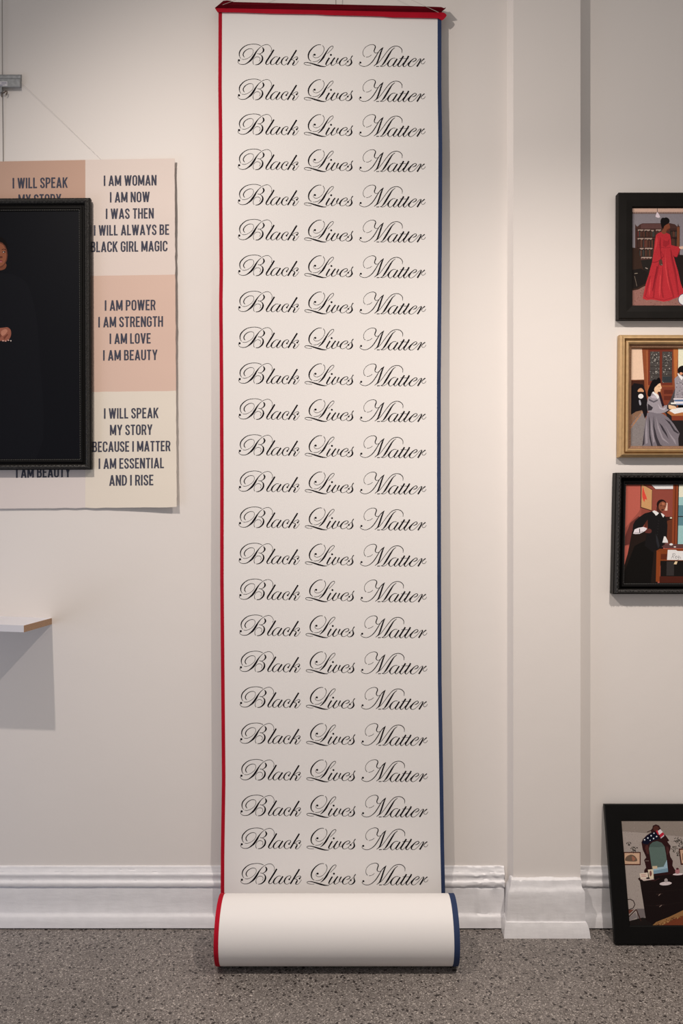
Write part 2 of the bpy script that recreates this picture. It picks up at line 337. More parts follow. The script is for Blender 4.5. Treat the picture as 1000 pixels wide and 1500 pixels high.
def strip(path, xa, xb, th, nx=1):
    b = MB(); vs = []; fs = []; n = len(path); 
    for i, p in enumerate(path):
        a = path[max(i-1,0)]; c = path[min(i+1,n-1)]
        ty, tz = c[0]-a[0], c[1]-a[1]; l = math.hypot(ty, tz); ny_, nz_ = -tz/l, ty/l   # normal towards the room on the hanging part
        if i < 3: ny_, nz_ = (1, 0) if ny_ > 0 else (-1, 0)
        A0, B0 = xa(p), xb(p)
        for s in (1, -1):
            for k in range(nx+1): vs.append((A0+(B0-A0)*k/nx, p[0]+ny_*th/2*s, p[1]+nz_*th/2*s))
    m = 2*(nx+1)
    for i in range(n-1):
        for k in range(nx):
            fs.append((i*m+k, i*m+k+1, (i+1)*m+k+1, (i+1)*m+k))
            q = nx+1; fs.append((i*m+q+k, (i+1)*m+q+k, (i+1)*m+q+k+1, i*m+q+k+1))
        fs.append((i*m, (i+1)*m, (i+1)*m+nx+1, i*m+nx+1)); fs.append((i*m+nx, i*m+2*nx+1, (i+1)*m+2*nx+1, (i+1)*m+nx))
    fs.append(tuple(range(nx+1))+tuple(range(2*nx+1, nx, -1)))
    e = (n-1)*m; fs.append(tuple(e+k for k in list(range(nx+1))+list(range(2*nx+1, nx, -1))))
    b.add(vs, fs); return b
scroll = empty('scroll_banner', (0, RC, 0), 'tall white paper scroll with repeated black script, rolled up on the floor', 'scroll')
BW = .0125
o = strip(path, lambda p: p[2]+.004, lambda p: p[3]-.004, .0012).build('sheet', M['vinyl'], scroll, True)
def onroll(p): return 1 if p[0] < WALL-.125 or p[1] < .02 else 0
o = strip(path, lambda p: p[2], lambda p: p[2]+BW+.0022*onroll(p), .0026).build('edge_binding', M['red'], scroll, True); tag(o, 'red ribbon binding on the left edge')
o = strip(path, lambda p: p[3]-BW-.001-.005*onroll(p), lambda p: p[3], .0026).build('edge_binding', M['blue'], scroll, True); tag(o, 'navy blue ribbon binding on the right edge')
# red cloth-wrapped hanging bar
up = [(314.5,11.6),(320,7),(327,1),(333,.5),(338,1.2),(342,2.8),(400,4.2),(500,6.5),(600,8.7),(646,10.2),(650,11.9),(652.8,10.8),(652,13),(648.5,15.6),(646.5,17.9),(600,17.4),(500,15.2),(400,13),(324,11.8)]
upd = [.002,.012,.016,.016,.016,.016,.016,.016,.016,.016,.016,.018,.014,.008,.002,.002,.002,.002,.002]
b = MB(); dd = DT-.0055
b.prism([W(x, y, dd-e) for (x, y), e in zip(up, upd)], [W(x, y, DT+.016) for x, y in up]); b.build('hanging_bar', M['maroon'], scroll)
lo = [(314.5,11.6),(324,11.6),(400,12.8),(500,15),(600,17.2),(646.5,17.7),(650,18.6),(652.8,20.4),(654,22.7),(652.6,25),(650,28),(647,30),(644,28.2),(641,26.8),(600,26),(575,25.6),(560,24.2),(545,23.7),(500,22.6),(480,22.1),(462,20.9),(440,20.6),(400,20),(350,18.3),(322,18),(319,18.4),(316.5,15)]
b = MB(); b.prism([W(x, y, dd-.001) for x, y in lo], [W(x, y, DT-.0015) for x, y in lo]); b.build('folded_hem', M['red'], scroll)
# 24 lines of lettering
ROWS = [88.3,139.5,190.6,242,293.7,345,397.2,450.2,502.8,555.3,607.7,660.4,713.5,766.2,819.3,871.8,924.5,977.5,1029.7,1082.8,1136.2,1188.5,1236.7,1288.7]
SLOPE = [(88,0.0),(345,.002),(766,.005),(1083,0.0),(1289,-.007)]
OX, OY = DOTS[0][0], DOTS[0][1]
for ry in ROWS:
    rx = lerp([(88,349.8),(345,350.3),(607,351.2),(820,351.5),(925,352.5),(1083,353.3),(1289,354.2)], ry)
    s = lerp(SLOPE, ry); vs = []
    for (x, y), lay in zip(TV, TL):
        X = x-OX; Y = y-OY; px, py = rx+X, ry+Y+X*s
        z0 = W(0, py, DT).z; d = sheet_d(z0); z0 = W(0, py, d).z; d = sheet_d(z0) - .0009 - lay*.000006
        vs.append(W(px, py, d))
    mesh_obj('lettering', vs, TF, M['ink'], scroll)
# cords
b = MB(); ap = W(492, -53, DT-.004)
b.tube([W(326,7,DT-.026), ap], .0006, 6); b.tube([ap, W(604,.5,DT-.026), W(642,18,DT-.025)], .0006, 6)
b.build('hanging_thread', M['thread']); tag(bpy.data.objects['hanging_thread'], 'thin pale thread slung from both ends of the red scroll bar', 'thread')
b = MB(); b.tube([W(491.8, 7, DT-.003), W(491.8, -53, DT-.004), (W(491.8,0,DT).x, WALL-.04, 3.52)], .0012, 8); b.build('hanging_wire', M['cord'])
tag(bpy.data.objects['hanging_wire'], 'short grey wire rising from the middle of the red scroll bar', 'wire')

# ------------------------------------------------------------------ condensed capitals
SW = .15
def o_shape(x0, x1, y0=0, y1=1, r=None):
    h = SW/2; x0 += h; x1 -= h; y0 += h*.8; y1 -= h*.8; r = r or (x1-x0)/2; cx = (x0+x1)/2
    pts = []
    for cxx, cy, a0 in ((cx, y1-r, 0), (cx, y0+r, math.pi)):
        for k in range(9):
            a = a0 + math.pi*k/8; pts.append((cxx + (x1-x0)/2*math.cos(a), cy + r*math.sin(a)))
    return pts + [pts[0]]
def glyph(ch):                                  # returns width and strokes: ('v',..) cut level, ('h',..) cut upright, ('c',..) curved
    h = SW/2
    if ch == 'I': return .17, [('v',[(h,0),(h,1)])]
    if ch == 'L': return .40, [('v',[(h,0),(h,1)]),('h',[(0,h*.9),(.40,h*.9)])]
    if ch == 'E': return .42, [('v',[(h,0),(h,1)]),('h',[(0,h*.9),(.42,h*.9)]),('h',[(0,1-h*.9),(.42,1-h*.9)]),('h',[(0,.51),(.37,.51)])]
    if ch == 'T': return .46, [('v',[(.23,0),(.23,1)]),('h',[(0,1-h*.9),(.46,1-h*.9)])]
    if ch == 'H': return .50, [('v',[(h,0),(h,1)]),('v',[(.5-h,0),(.5-h,1)]),('h',[(0,.52),(.5,.52)])]
    if ch == 'A': return .56, [('v',[(h,0),(.28,1)]),('v',[(.56-h,0),(.28,1)]),('h',[(.12,.25),(.44,.25)])]
    if ch == 'V': return .54, [('v',[(h,1),(.27,0)]),('v',[(.54-h,1),(.27,0)])]
    if ch == 'W': return .76, [('v',[(h,1),(.22,0)]),('v',[(.22,0),(.38,1)]),('v',[(.38,1),(.54,0)]),('v',[(.54,0),(.76-h,1)])]
    if ch == 'M': return .66, [('v',[(h,0),(h,1)]),('v',[(.66-h,0),(.66-h,1)]),('v',[(h,1),(.33,.12)]),('v',[(.66-h,1),(.33,.12)])]
    if ch == 'N': return .52, [('v',[(h,0),(h,1)]),('v',[(.52-h,0),(.52-h,1)]),('v',[(h,1),(.52-h,0)])]
    if ch == 'Y': return .54, [('v',[(.27,0),(.27,.45)]),('v',[(h,1),(.27,.42)]),('v',[(.54-h,1),(.27,.42)])]
    if ch == 'K': return .52, [('v',[(h,0),(h,1)]),('v',[(h+.02,.38),(.52-h,1)]),('v',[(.21,.58),(.52-h,0)])]
    if ch == 'O': return .50, [('c',o_shape(0,.5))]
    if ch in 'CG':
        r = .25-h; pts = [(.46-h,.68)] + [(.25+r*math.cos(a), 1-h*.8-r+r*math.sin(a)) for a in [math.pi*k/8 for k in range(9)]] + [(.25+r*math.cos(a), h*.8+r+r*math.sin(a)) for a in [math.pi+math.pi*k/8 for k in range(9)]] + [(.5-h,.32 if ch=='C' else .5)]
        pts[0] = (.5-h,.68)
        return (.49, [('c',pts)]) if ch == 'C' else (.50, [('c',pts),('h',[(.26,.48),(.5,.48)])])
    if ch == 'U':
        r = .25-h; return .49, [('c',[(h,1),(h,.3)]+[(.25+r*math.cos(a), h*.8+r+r*math.sin(a)) for a in [math.pi+math.pi*k/8 for k in range(9)]]+[(.5-h,.3),(.5-h,1)])]
    if ch == 'D':
        r=.20; return .50, [('v',[(h,0),(h,1)]),('c',[(h,1-h*.9),(.22,1-h*.9),(.34,.88),(.50-h,.70),(.50-h,.5),(.50-h,.30),(.34,.12),(.22,h*.9),(h,h*.9)])]
    if ch in 'PR':
        s = [('v',[(h,0),(h,1)]),('c',[(h,1-h*.9),(.24,1-h*.9),(.36,.90),(.49-h,.80),(.49-h,.66),(.36,.50),(.24,.455),(h,.455)])]
        if ch == 'R': s.append(('v',[(.30,.47),(.50-h,0)]))
        return .49, s
    if ch == 'B':
        return .49, [('v',[(h,0),(h,1)]),('c',[(h,1-h*.9),(.24,1-h*.9),(.36,.91),(.46-h,.83),(.46-h,.70),(.36,.57),(.24,.53),(h,.53)]),('c',[(h,.53),(.26,.53),(.37,.48),(.49-h,.38),(.49-h,.20),(.38,.10),(.26,h*.9),(h,h*.9)])]
    if ch == 'S':
        return .46, [('c',catmull([(.46-h,.70),(.44-h,.85),(.23,.93),(h+.01,.85),(h,.70),(.16,.55),(.31,.43),(.46-h,.28),(.44-h,.13),(.23,.06),(h+.01,.14),(h,.30)],4))]
    return .2, []
def text_px(s, x0, x1, y0l, y1l, slope=0.0):    # capitals fitted into a pixel box -> quads
    gap = .10; sp = .20; H = y1l-y0l; tot = 0; parts = []
    for ch in s:
        if ch == ' ': tot += sp+gap*.4; continue
        wd, st = glyph(ch); parts.append((tot, st)); tot += wd+gap
    tot -= gap; k = (x1-x0)/tot; V, Fc, lay = [], [], [0]
    def put(p): V.append((x0+p[0]*k, y1l - p[1]*H + slope*(p[0]*k), lay[0]*.000008)); return len(V)-1
    for off, st in parts:
        for kind, pts in st:
            lay[0] = (lay[0]+1) % 9
            P = [(p[0]+off, p[1]) for p in pts]; hw = SW*H/2/k if kind != 'h' else 0; hh = SW*.88/2
            if kind in 'vh':
                for a, c in zip(P, P[1:]):
                    lay[0] = (lay[0]+1) % 9
                    if kind == 'v':
                        e = hw*(1+.25*abs(a[0]-c[0])*k/H) ; Fc.append((put((a[0]-e,a[1])), put((a[0]+e,a[1])), put((c[0]+e,c[1])), put((c[0]-e,c[1]))))
                    else: Fc.append((put((a[0],a[1]-hh)), put((c[0],c[1]-hh)), put((c[0],c[1]+hh)), put((a[0],a[1]+hh))))
            else:
                prev = None
                for i, p in enumerate(P):
                    closed = P[0] == P[-1]
                    a = P[i-1] if i > 0 else (P[-2] if closed else P[0]); c = P[i+1] if i < len(P)-1 else (P[1] if closed else P[-1])
                    dx, dy = (c[0]-a[0])*k, (c[1]-a[1])*H; l = math.hypot(dx, dy) or 1
                    nx_, ny_ = -dy/l, dx/l; ww = SW*H/2*(abs(nx_)+.86*abs(ny_))/max(.001, (abs(nx_)+abs(ny_)))
                    q = (put((p[0]+nx_*ww/k, p[1]+ny_*ww/H)), put((p[0]-nx_*ww/k, p[1]-ny_*ww/H)))
                    if prev: Fc.append((prev[0], prev[1], q[1], q[0]))
                    prev = q
    return V, Fc

# ------------------------------------------------------------------ printed pictures: flat colour shapes on paper
def printed(name, shapes, place, mat_, parent, kx=1.0, step=.00001, white=(1,1,1)):
    V, Fc, cols = [], [], []
    boxes = []
    for sh in shapes:
        col, pts = sh[0], sh[1]
        if len(sh) > 2 and sh[2]: pts = catmull(pts, 4, True)
        bx = (min(p[0] for p in pts), min(p[1] for p in pts), max(p[0] for p in pts), max(p[1] for p in pts))
        li = 1 + max([l for l, q in boxes if q[0] < bx[2] and bx[0] < q[2] and q[1] < bx[3] and bx[1] < q[3]], default=-1)
        boxes.append((li, bx))
        c = [min(.86, lin(col[i])*kx/white[i]) for i in range(3)]
        P = [Vector((x, y, 0)) for x, y in pts]
        tri = tessellate_polygon([P]); n = len(V)
        V += [place(x, y, .0004+step*li) for x, y in pts]
        for t in tri:
            a, b_, c_ = (P[i] for i in t)
            if (b_-a).cross(c_-a).z > 0: t = t[::-1]
            Fc.append(tuple(i+n for i in t)); cols.append(c)
    o = mesh_obj(name, V, Fc, mat_, parent)
    at = o.data.color_attributes.new('print', 'FLOAT_COLOR', 'CORNER')
    for p, c in zip(o.data.polygons, cols):
        for li in p.loop_indices: at.data[li].color = (*c, 1)
    return o
def R_(c, x0, y0, x1, y1): return (c, [(x0,y0),(x1,y0),(x1,y1),(x0,y1)])
def E2(c, cx, cy, rx, ry, n=16, rot=0):
    return (c, [(cx+rx*math.cos(a)*math.cos(rot)-ry*math.sin(a)*math.sin(rot), cy+rx*math.cos(a)*math.sin(rot)+ry*math.sin(a)*math.cos(rot)) for a in [2*math.pi*k/n for k in range(n)]])
def line(c, pts, w_):
    out = []
    for a, d in zip(pts, pts[1:]):
        dx, dy = d[0]-a[0], d[1]-a[1]; l = math.hypot(dx, dy) or 1; nx_, ny_ = -dy/l*w_/2, dx/l*w_/2
        out.append((c, [(a[0]+nx_,a[1]+ny_),(d[0]+nx_,d[1]+ny_),(d[0]-nx_,d[1]-ny_),(a[0]-nx_,a[1]-ny_)]))
    return out

# ------------------------------------------------------------------ the poster on the left
def poster_d(x, y):                             # off the wall, curling forward towards its right and lower edges
    e = max(0, (x-120)/139)**1.5*.015 + max(0, (y-600)/145)**2*.004 + .003 + .004*noise.noise(Vector((y*.018, 4.2, 0)))*max(0, (x-180)/80)
    return WALL - e
poster = empty('word_poster', W(0, 745, WALL-.004), 'pastel paper poster of stacked bold capitals behind the large black frame', 'poster')
redge = [(232 + (743-232)*i/60.0) for i in range(61)]
def px_right(y): return 255.6 + (y-232)/511*3.2 + noise.noise(Vector((y*.11, 2, 0)))*.9
gx = [-190 + i*15 for i in range(30)] + [258]
b = MB(); vs = []; fs = []; rows = len(redge)
for j, y in enumerate(redge):
    xs = [x for x in gx[:-1] if x < 246] + [px_right(y)]
    nxp = len(xs)
    for x in xs:
        t = (y-232)/511; yy = (232 + (256-x)*.018)*(1-t) + (743 + (258-x)*.008 + noise.noise(Vector((x*.06, 7, 0)))*1.0)*t
        vs.append(W(x, yy, poster_d(x, yy)))
for j in range(rows-1):
    for i in range(nxp-1): fs.append((j*nxp+i, (j+1)*nxp+i, (j+1)*nxp+i+1, j*nxp+i+1))
pap = mesh_obj('paper', vs, fs, M['poster'], poster)
at = pap.data.color_attributes.new('print', 'FLOAT_COLOR', 'CORNER')
PK = 1.0
def pcol(c): return tuple(min(.88, lin(v)*PK) for v in c)
TAN, PALE, PINK, CREAM, LAV = map(pcol, ((204,170,152),(233,219,211),(224,195,180),(234,225,212),(226,217,214)))
pts_px = []
for p in pap.data.polygons:
    cx = sum(pap.data.vertices[v].co.x for v in p.vertices)/4 + poster.location.x
    cz = sum(pap.data.vertices[v].co.z for v in p.vertices)/4 + poster.location.z
    x = cx/WALL*F*1.003+500; y = 750-(cz-EYE)/WALL*F*1.002
    if x > 124: c = PALE if y < 401 else PINK if y < 573 else CREAM
    else: c = TAN if y < 401 else CREAM if y < 573 else LAV
    if x <= 131 and y > 573: c = LAV
    for li in p.loop_indices: at.data[li].color = (*c, 1)
sol = pap.modifiers.new('thickness', 'SOLIDIFY'); sol.thickness = .0006; sol.offset = 0
LINES = [('I AM WOMAN',152,229,256.6,271.8),('I AM NOW',161,219,280.8,296),('I WAS THEN',155,225,305,320.2),('I WILL ALWAYS BE',137.5,247.5,329.3,344.6),('BLACK GIRL MAGIC',133,245,353.4,368.8),
 ('I AM POWER',153.5,227.5,439.3,454.6),('I AM STRENGTH',144,238.5,463.6,479),('I AM LOVE',160.5,220.5,488,503.2),('I AM BEAUTY',151,230.5,512.4,527.6),
 ('I WILL SPEAK',152.3,232,597.5,612.8),('MY STORY',161,223,621.8,637),('BECAUSE I MATTER',135.3,249.3,646.3,661.6),('I AM ESSENTIAL',144.5,240,671,686.3),('AND I RISE',160,224.5,695.4,711),
 ('I WILL SPEAK',18.5,99,260,275.4),('MY STORY',27,89.5,284.2,299.5),('I AM BEAUTY',23.5,103,684,699.4)]
for s, x0, x1, y0, y1 in LINES:
    V, Fc = text_px(s, x0, x1, y0+.6, y1+.6, -.012)
    mesh_obj('lettering', [W(x, y, poster_d(x, y)-.0009-e) for x, y, e in V], Fc, M['paper_ink'], poster)

# ------------------------------------------------------------------ picture frames
def framed(name, label, cat, outer, opening, prof, mats, shapes, place, thick, group=None, back=None, kx=1.2):
    """outer/opening: corner px TL,TR,BR,BL; prof: (t, rise towards viewer); place(px,py,rise) -> point."""
    base = place(outer[3][0]*.5+outer[2][0]*.5, outer[3][1], 0)
    root = empty(name, base, label, cat, group)
    rings = []
    for t, rise in prof:
        rings.append([place(o_[0]+(i_[0]-o_[0])*t, o_[1]+(i_[1]-o_[1])*t, rise) for o_, i_ in zip(outer, opening)])
    def band(a, bnd, nm, mt):
        b = MB(); vs = [p for rg in rings[a:bnd+1] for p in rg]; fs = []
        for r in range(bnd-a):
            for k in range(4): fs.append((r*4+k, r*4+(k+1)%4, (r+1)*4+(k+1)%4, (r+1)*4+k))
        b.add(vs, fs); return b.build(nm, mt, root)
    for a, e, nm, mt in mats: band(a, e, nm, mt)
    ox = [(o_[0], o_[1]) for o_ in outer]
    b = MB(); b.prism([place(x+(1 if i in (0,3) else -1), y+(1 if i < 2 else -1), .0015) for i, (x, y) in enumerate(ox)], [place(x+(1 if i in (0,3) else -1), y+(1 if i < 2 else -1), 0) for i, (x, y) in enumerate(ox)])
    b.build('backing_board', M['satin'], root)
    printed('photo_print', shapes, lambda x, y, e: place(x, y, prof[-1][1]+.0005+e), M['print'], root, kx)
    return root
def bead_row(root, q, inset, d_px, r_px, place, rise, mt, flat=1.0):   # little beads all the way round the sight edge
    b = MB()
    TL, TR, BR, BL = q
    for (a, c, sx, sy) in ((TL,TR,0,-1),(TR,BR,1,0),(BL,BR,0,1),(TL,BL,-1,0)):
        L_ = math.hypot(c[0]-a[0], c[1]-a[1]); n = int(L_/d_px)
        for i in range(n+1):
            x = a[0]+(c[0]-a[0])*i/n+sx*inset; y = a[1]+(c[1]-a[1])*i/n+sy*inset
            ce = place(x, y, rise); r = r_px*.00246
            b.add([ce+Vector((r,0,0)), ce+Vector((0,0,r)), ce+Vector((-r,0,0)), ce+Vector((0,0,-r)), ce+Vector((r*.6,-r*.6,r*.6)), ce+Vector((-r*.6,-r*.6,r*.6)), ce+Vector((-r*.6,-r*.6,-r*.6)), ce+Vector((r*.6,-r*.6,-r*.6)), ce+Vector((0,-r,0))],
                  [(0,4,8,7),(4,1,5,8),(8,5,2,6),(7,8,6,3),(0,1,4),(1,2,5),(2,3,6),(3,0,7)])
    o = b.build('beading', mt, root); o['kind'] = 'stuff'; return o
def carving(root, outer, place, width, rise, mt, pitch=9.0):   # acanthus leaves and curls along the outer rail
    b = MB(); TL, TR, BR, BL = outer; rnd = random.Random(3)
    for (a, c, sx, sy) in ((TL,TR,0,1),(TR,BR,-1,0),(BL,BR,0,-1),(TL,BL,1,0)):
        L_ = math.hypot(c[0]-a[0], c[1]-a[1]); ux, uy = (c[0]-a[0])/L_, (c[1]-a[1])/L_; n = int(L_/pitch)
        for i in range(n):
            t = (i+.5)*L_/n; ax = a[0]+ux*t; ay = a[1]+uy*t; flip = 1 if i % 2 else -1
            leaves = [(-3.2,.30,2.9,1.0,.5),(-.8,.68,2.9,1.05,-.6),(2.0,.33,2.6,.95,.55),(3.9,.70,2.2,.9,-.5),(.6,.5,1.3,1.1,0)]
            for (u, v, l, w_, an) in leaves:
                v = v if flip > 0 else 1-v; an *= flip
                cx = ax+ux*u+sx*v*width; cy = ay+uy*u+sy*v*width; ca, sa = math.cos(an), math.sin(an)
                dx, dy = ux*ca-uy*sa, ux*sa+uy*ca; nx_, ny_ = -dy, dx
                P = [(l/2,0,0),(l*.1,w_/2,0),(-l/2,0,0),(l*.1,-w_/2,0),(l*.05,0,.0035)]
                vs = [place(cx+dx*p+nx_*q_, cy+dy*p+ny_*q_, rise+h_) for p, q_, h_ in P]
                b.add(vs, [(0,1,4),(1,2,4),(2,3,4),(3,0,4)])
    o = b.build('carving', mt, root); o['kind'] = 'stuff'; return o
rect = lambda x0, y0, x1, y1: [(x0,y0),(x1,y0),(x1,y1),(x0,y1)]
def wall_place(thick, pivot=None, shear=0, ymid=0):
    def f(x, y, rise):
        X = x + shear*(y-ymid); return (lambda p: Vector((p.x, WALL-.0005-rise*1.55, p.z)))(W(X, y, WALL-thick*1.55))
    return f
BK = (22,20,19)
# --- red dress (top of the column on the right)
def art_red():
    s = [R_((134,128,134),927,303,1042,402)]
    s += [R_((205,172,156),927,303,1042,309.5), R_((96,76,72),927,309,1042,311.6)]
    for i in range(46): s.append(R_((190,160,146),929+i*2.5,309.4,930.1+i*2.5,310.8))
    s += [(c, p) for c, p in [((72,48,44),[(931.5,326.6),(933.5,329.6),(935.2,330.4),(938,327.5),(942,325.6),(983,325.4),(990,327),(993.6,330.6),(994.6,325.6),(996,329.5),(997.2,330),(997.2,442),(931.5,430)])]]
    s += [(((92,64,62)),[(940,327),(943,326.2),(970,326.2),(970,333.5),(940,333.5)]), R_((56,36,33),932,333.4,997,335)]
    rnd = random.Random(5)
    for (y0, y1, xa, xb) in ((337,345.5,935,962),(349.6,361,935,960),(364.4,374,938,957),(337,345.5,984,993),(348,360,984,993)):
        x = xa; s.append(R_((38,26,24),xa-1,y0-1,xb,y1+1))
        while x < xb:
            w_ = rnd.uniform(1.3,2.4); c = rnd.choice([(82,52,44),(66,44,38),(96,62,50),(50,42,38),(58,52,44),(104,50,46),(60,62,60)])
            s.append(R_(c,x,y0+rnd.uniform(0,1),x+w_*.86,y1)); x += w_
    for (x0, x1, y) in ((935.5,943.8,335.6),(945,953.5,335.6),(962,969.5,335.6),(955,959,336.3),(935.3,944,348.2),(945.3,956.5,348.2),(938.3,944,362.8),(945.8,957,362.6),(940.5,956,376)):
        n = max(2, int((x1-x0)/2.2)); top = [(x0,y-1),(x1,y-1)]; pts = top+[(x1-(x1-x0)*k/n, y+(1.6 if k%2 else .3)) for k in range(n+1)]
        s.append(((158,138,128), pts))
    s += [R_((118,70,48),993,331,996.6,362), R_((34,27,26),985,372,1042,436)]
    s += [((36,32,30),[(939,380),(957,378),(957,402),(944,415)])]
    s += [((54,38,31),[(927,361),(936,362.5),(938.5,374),(943,393),(948,398),(951,409),(944,421),(934,424),(927,424)]),((30,25,24),[(927,394),(940,392),(950,398),(947,414),(934,421),(927,422)])]
    s += line((150,138,124),[(930.5,399.5),(935,399)],.9)+line((120,108,96),[(930.5,403),(932.5,411),(934,418)],.6)+line((150,136,128),[(946.5,391),(950,392.5)],1.3)
    s.append(((142,102,94),[(927,424.5),(936,423),(945,418),(1042,424),(1042,448),(927,448)]))
    for i in range(260):
        x = rnd.uniform(928,1040); y = rnd.uniform(422+(3 if x < 940 else 0),446); c = rnd.choice([(120,76,70),(168,130,118),(104,62,60),(156,112,96)]); s.append(R_(c,x,y,x+rnd.uniform(.6,1.4),y+.7))
    red = (176,46,54); dk = (132,30,40); md = (152,38,46); lt = (196,62,66)
    s.append((red,[(970,338),(964.5,340.5),(962,343),(960.3,352),(958.6,368),(956.3,383),(953.8,392),(951,403),(947,415),(944.4,427),(942.6,436),(948,438.6),(956,437.8),(964,439),(973,440.8),(982,439.4),(988,436.6),(995,434),(1006,434),(1003,426),(998.5,414),(994.5,396),(991,384),(987.5,372),(984.6,358),(984,348),(982.6,342),(977,339.3),(972,340)]))
    s.append((red,[(984,357.5),(990,359),(996.5,360.3),(998,363.5),(995.5,370),(992.5,375.4),(989,374.6),(986,368)])); s += line(dk,[(998,363),(993,375),(989.5,375)],.9)
    for pts in ([(966,383),(964,392),(960,410),(957,436),(959.5,436),(962,412),(966,394),(967.5,384)],[(972,386),(970.5,402),(968,420),(971,434),(974,436),(971.5,420),(973,402)],[(983,362),(984,378),(989,400),(993,425),(994.5,432),(996.5,430),(993,408),(988,384),(985,368)],[(952,404),(948,420),(945,434),(947,434),(950,422),(955,402)],[(979,382),(981,400),(986,420),(989,434),(987,434),(983,420),(979,402)]):
        s.append((md, pts))
    for pts in ([(968,346),(967,358),(968.5,370),(969.6,380),(970.6,380),(969.6,366),(969,350)],[(984.2,362),(985.2,376),(990.6,400),(994,418),(992.2,400),(987,378)],[(963.4,388),(960,404),(956.5,424),(957.5,426),(962,406),(965,390)]): s.append((dk, pts))
    for pts in ([(976,366),(977,390),(981,414),(984,428),(979,414),(975,390)],[(968,400),(966,424),(967,436),(969,424),(969.6,404)],[(955,404),(951,424),(952,433),(954,424)],[(990,392),(995,412),(999,428),(996,414)]): s.append((lt, pts))
    s.append((lt,[(963,344),(961,356),(960,368),(963,360),(965,350)]))
    s.append((md,[(973,350),(979,352),(982,348),(982,356),(976,361),(972,358)]))
    s += line(dk,[(967,361),(976,361.6),(983.6,361)],.5)
    s += line(dk,[(956.3,382.6),(961,383),(966,381),(970,377.5),(973.4,374)],1.0)+line(md,[(973.6,373.6),(969,366),(967,356)],.9)
    s += line(md,[(945,432),(950,436),(957,435),(965,437),(974,438.4),(983,436),(989,434)],.9)
    s.append(((84,56,48),[(966.8,380.5),(970.2,378.5),(971.6,383),(971.8,387),(968,387.4),(966.6,384)],True)); s+= line((150,130,130),[(969.6,385.8),(971.6,387)],.6)
    s.append(((212,176,158),[(996,360.3),(1000,359.2),(1003,360),(1002.6,363),(998,363.4)],True))
    s.append(((124,70,50),[(980,324.6),(982.2,329),(982.8,331.6),(981.8,333.8),(980.6,336.4),(977.4,337.4),(976.6,340.4),(973,341.2),(970,338.6),(973,333),(975,328)],True))
    s.append(((92,48,36),[(978.5,334.5),(981.5,333.2),(980.6,336.4),(977.4,337.4)],True))
    s.append(((20,17,18),[(969.4,319.6),(971.6,317.4),(975,317.6),(977,316.8),(980.6,318.6),(982,322),(981,325.4),(977,327.6),(974,330.2),(973,333.4),(970.8,332),(969.2,327),(968.7,322.6)],True))
    s += [R_((60,50,48),963.7,303,964.5,309.4), ((222,206,214),[(963.6,309.2),(964.8,309.2),(967.6,314.6),(968.4,316.6),(965.6,317.6),(962,316.4),(961.4,314.8)])]
    s.append(E2((60,70,105),1003.4,437.6,8.8,8.8)); s.append(E2((232,224,232),1003.4,437.6,8.0,8.0)); return s
flat_prof = [(0,.0005),(0,.020),(.06,.0225),(.5,.0225),(.90,.021),(.95,.018),(1,.0145)]
framed('picture_frame', 'wide flat black frame holding a photo of a woman in a long red dress', 'picture frame',
       rect(906,281.5,1064,467), rect(928,304,1042,446), flat_prof, [(0,6,'moulding',M['black'])], art_red(), wall_place(.0225), .0225)
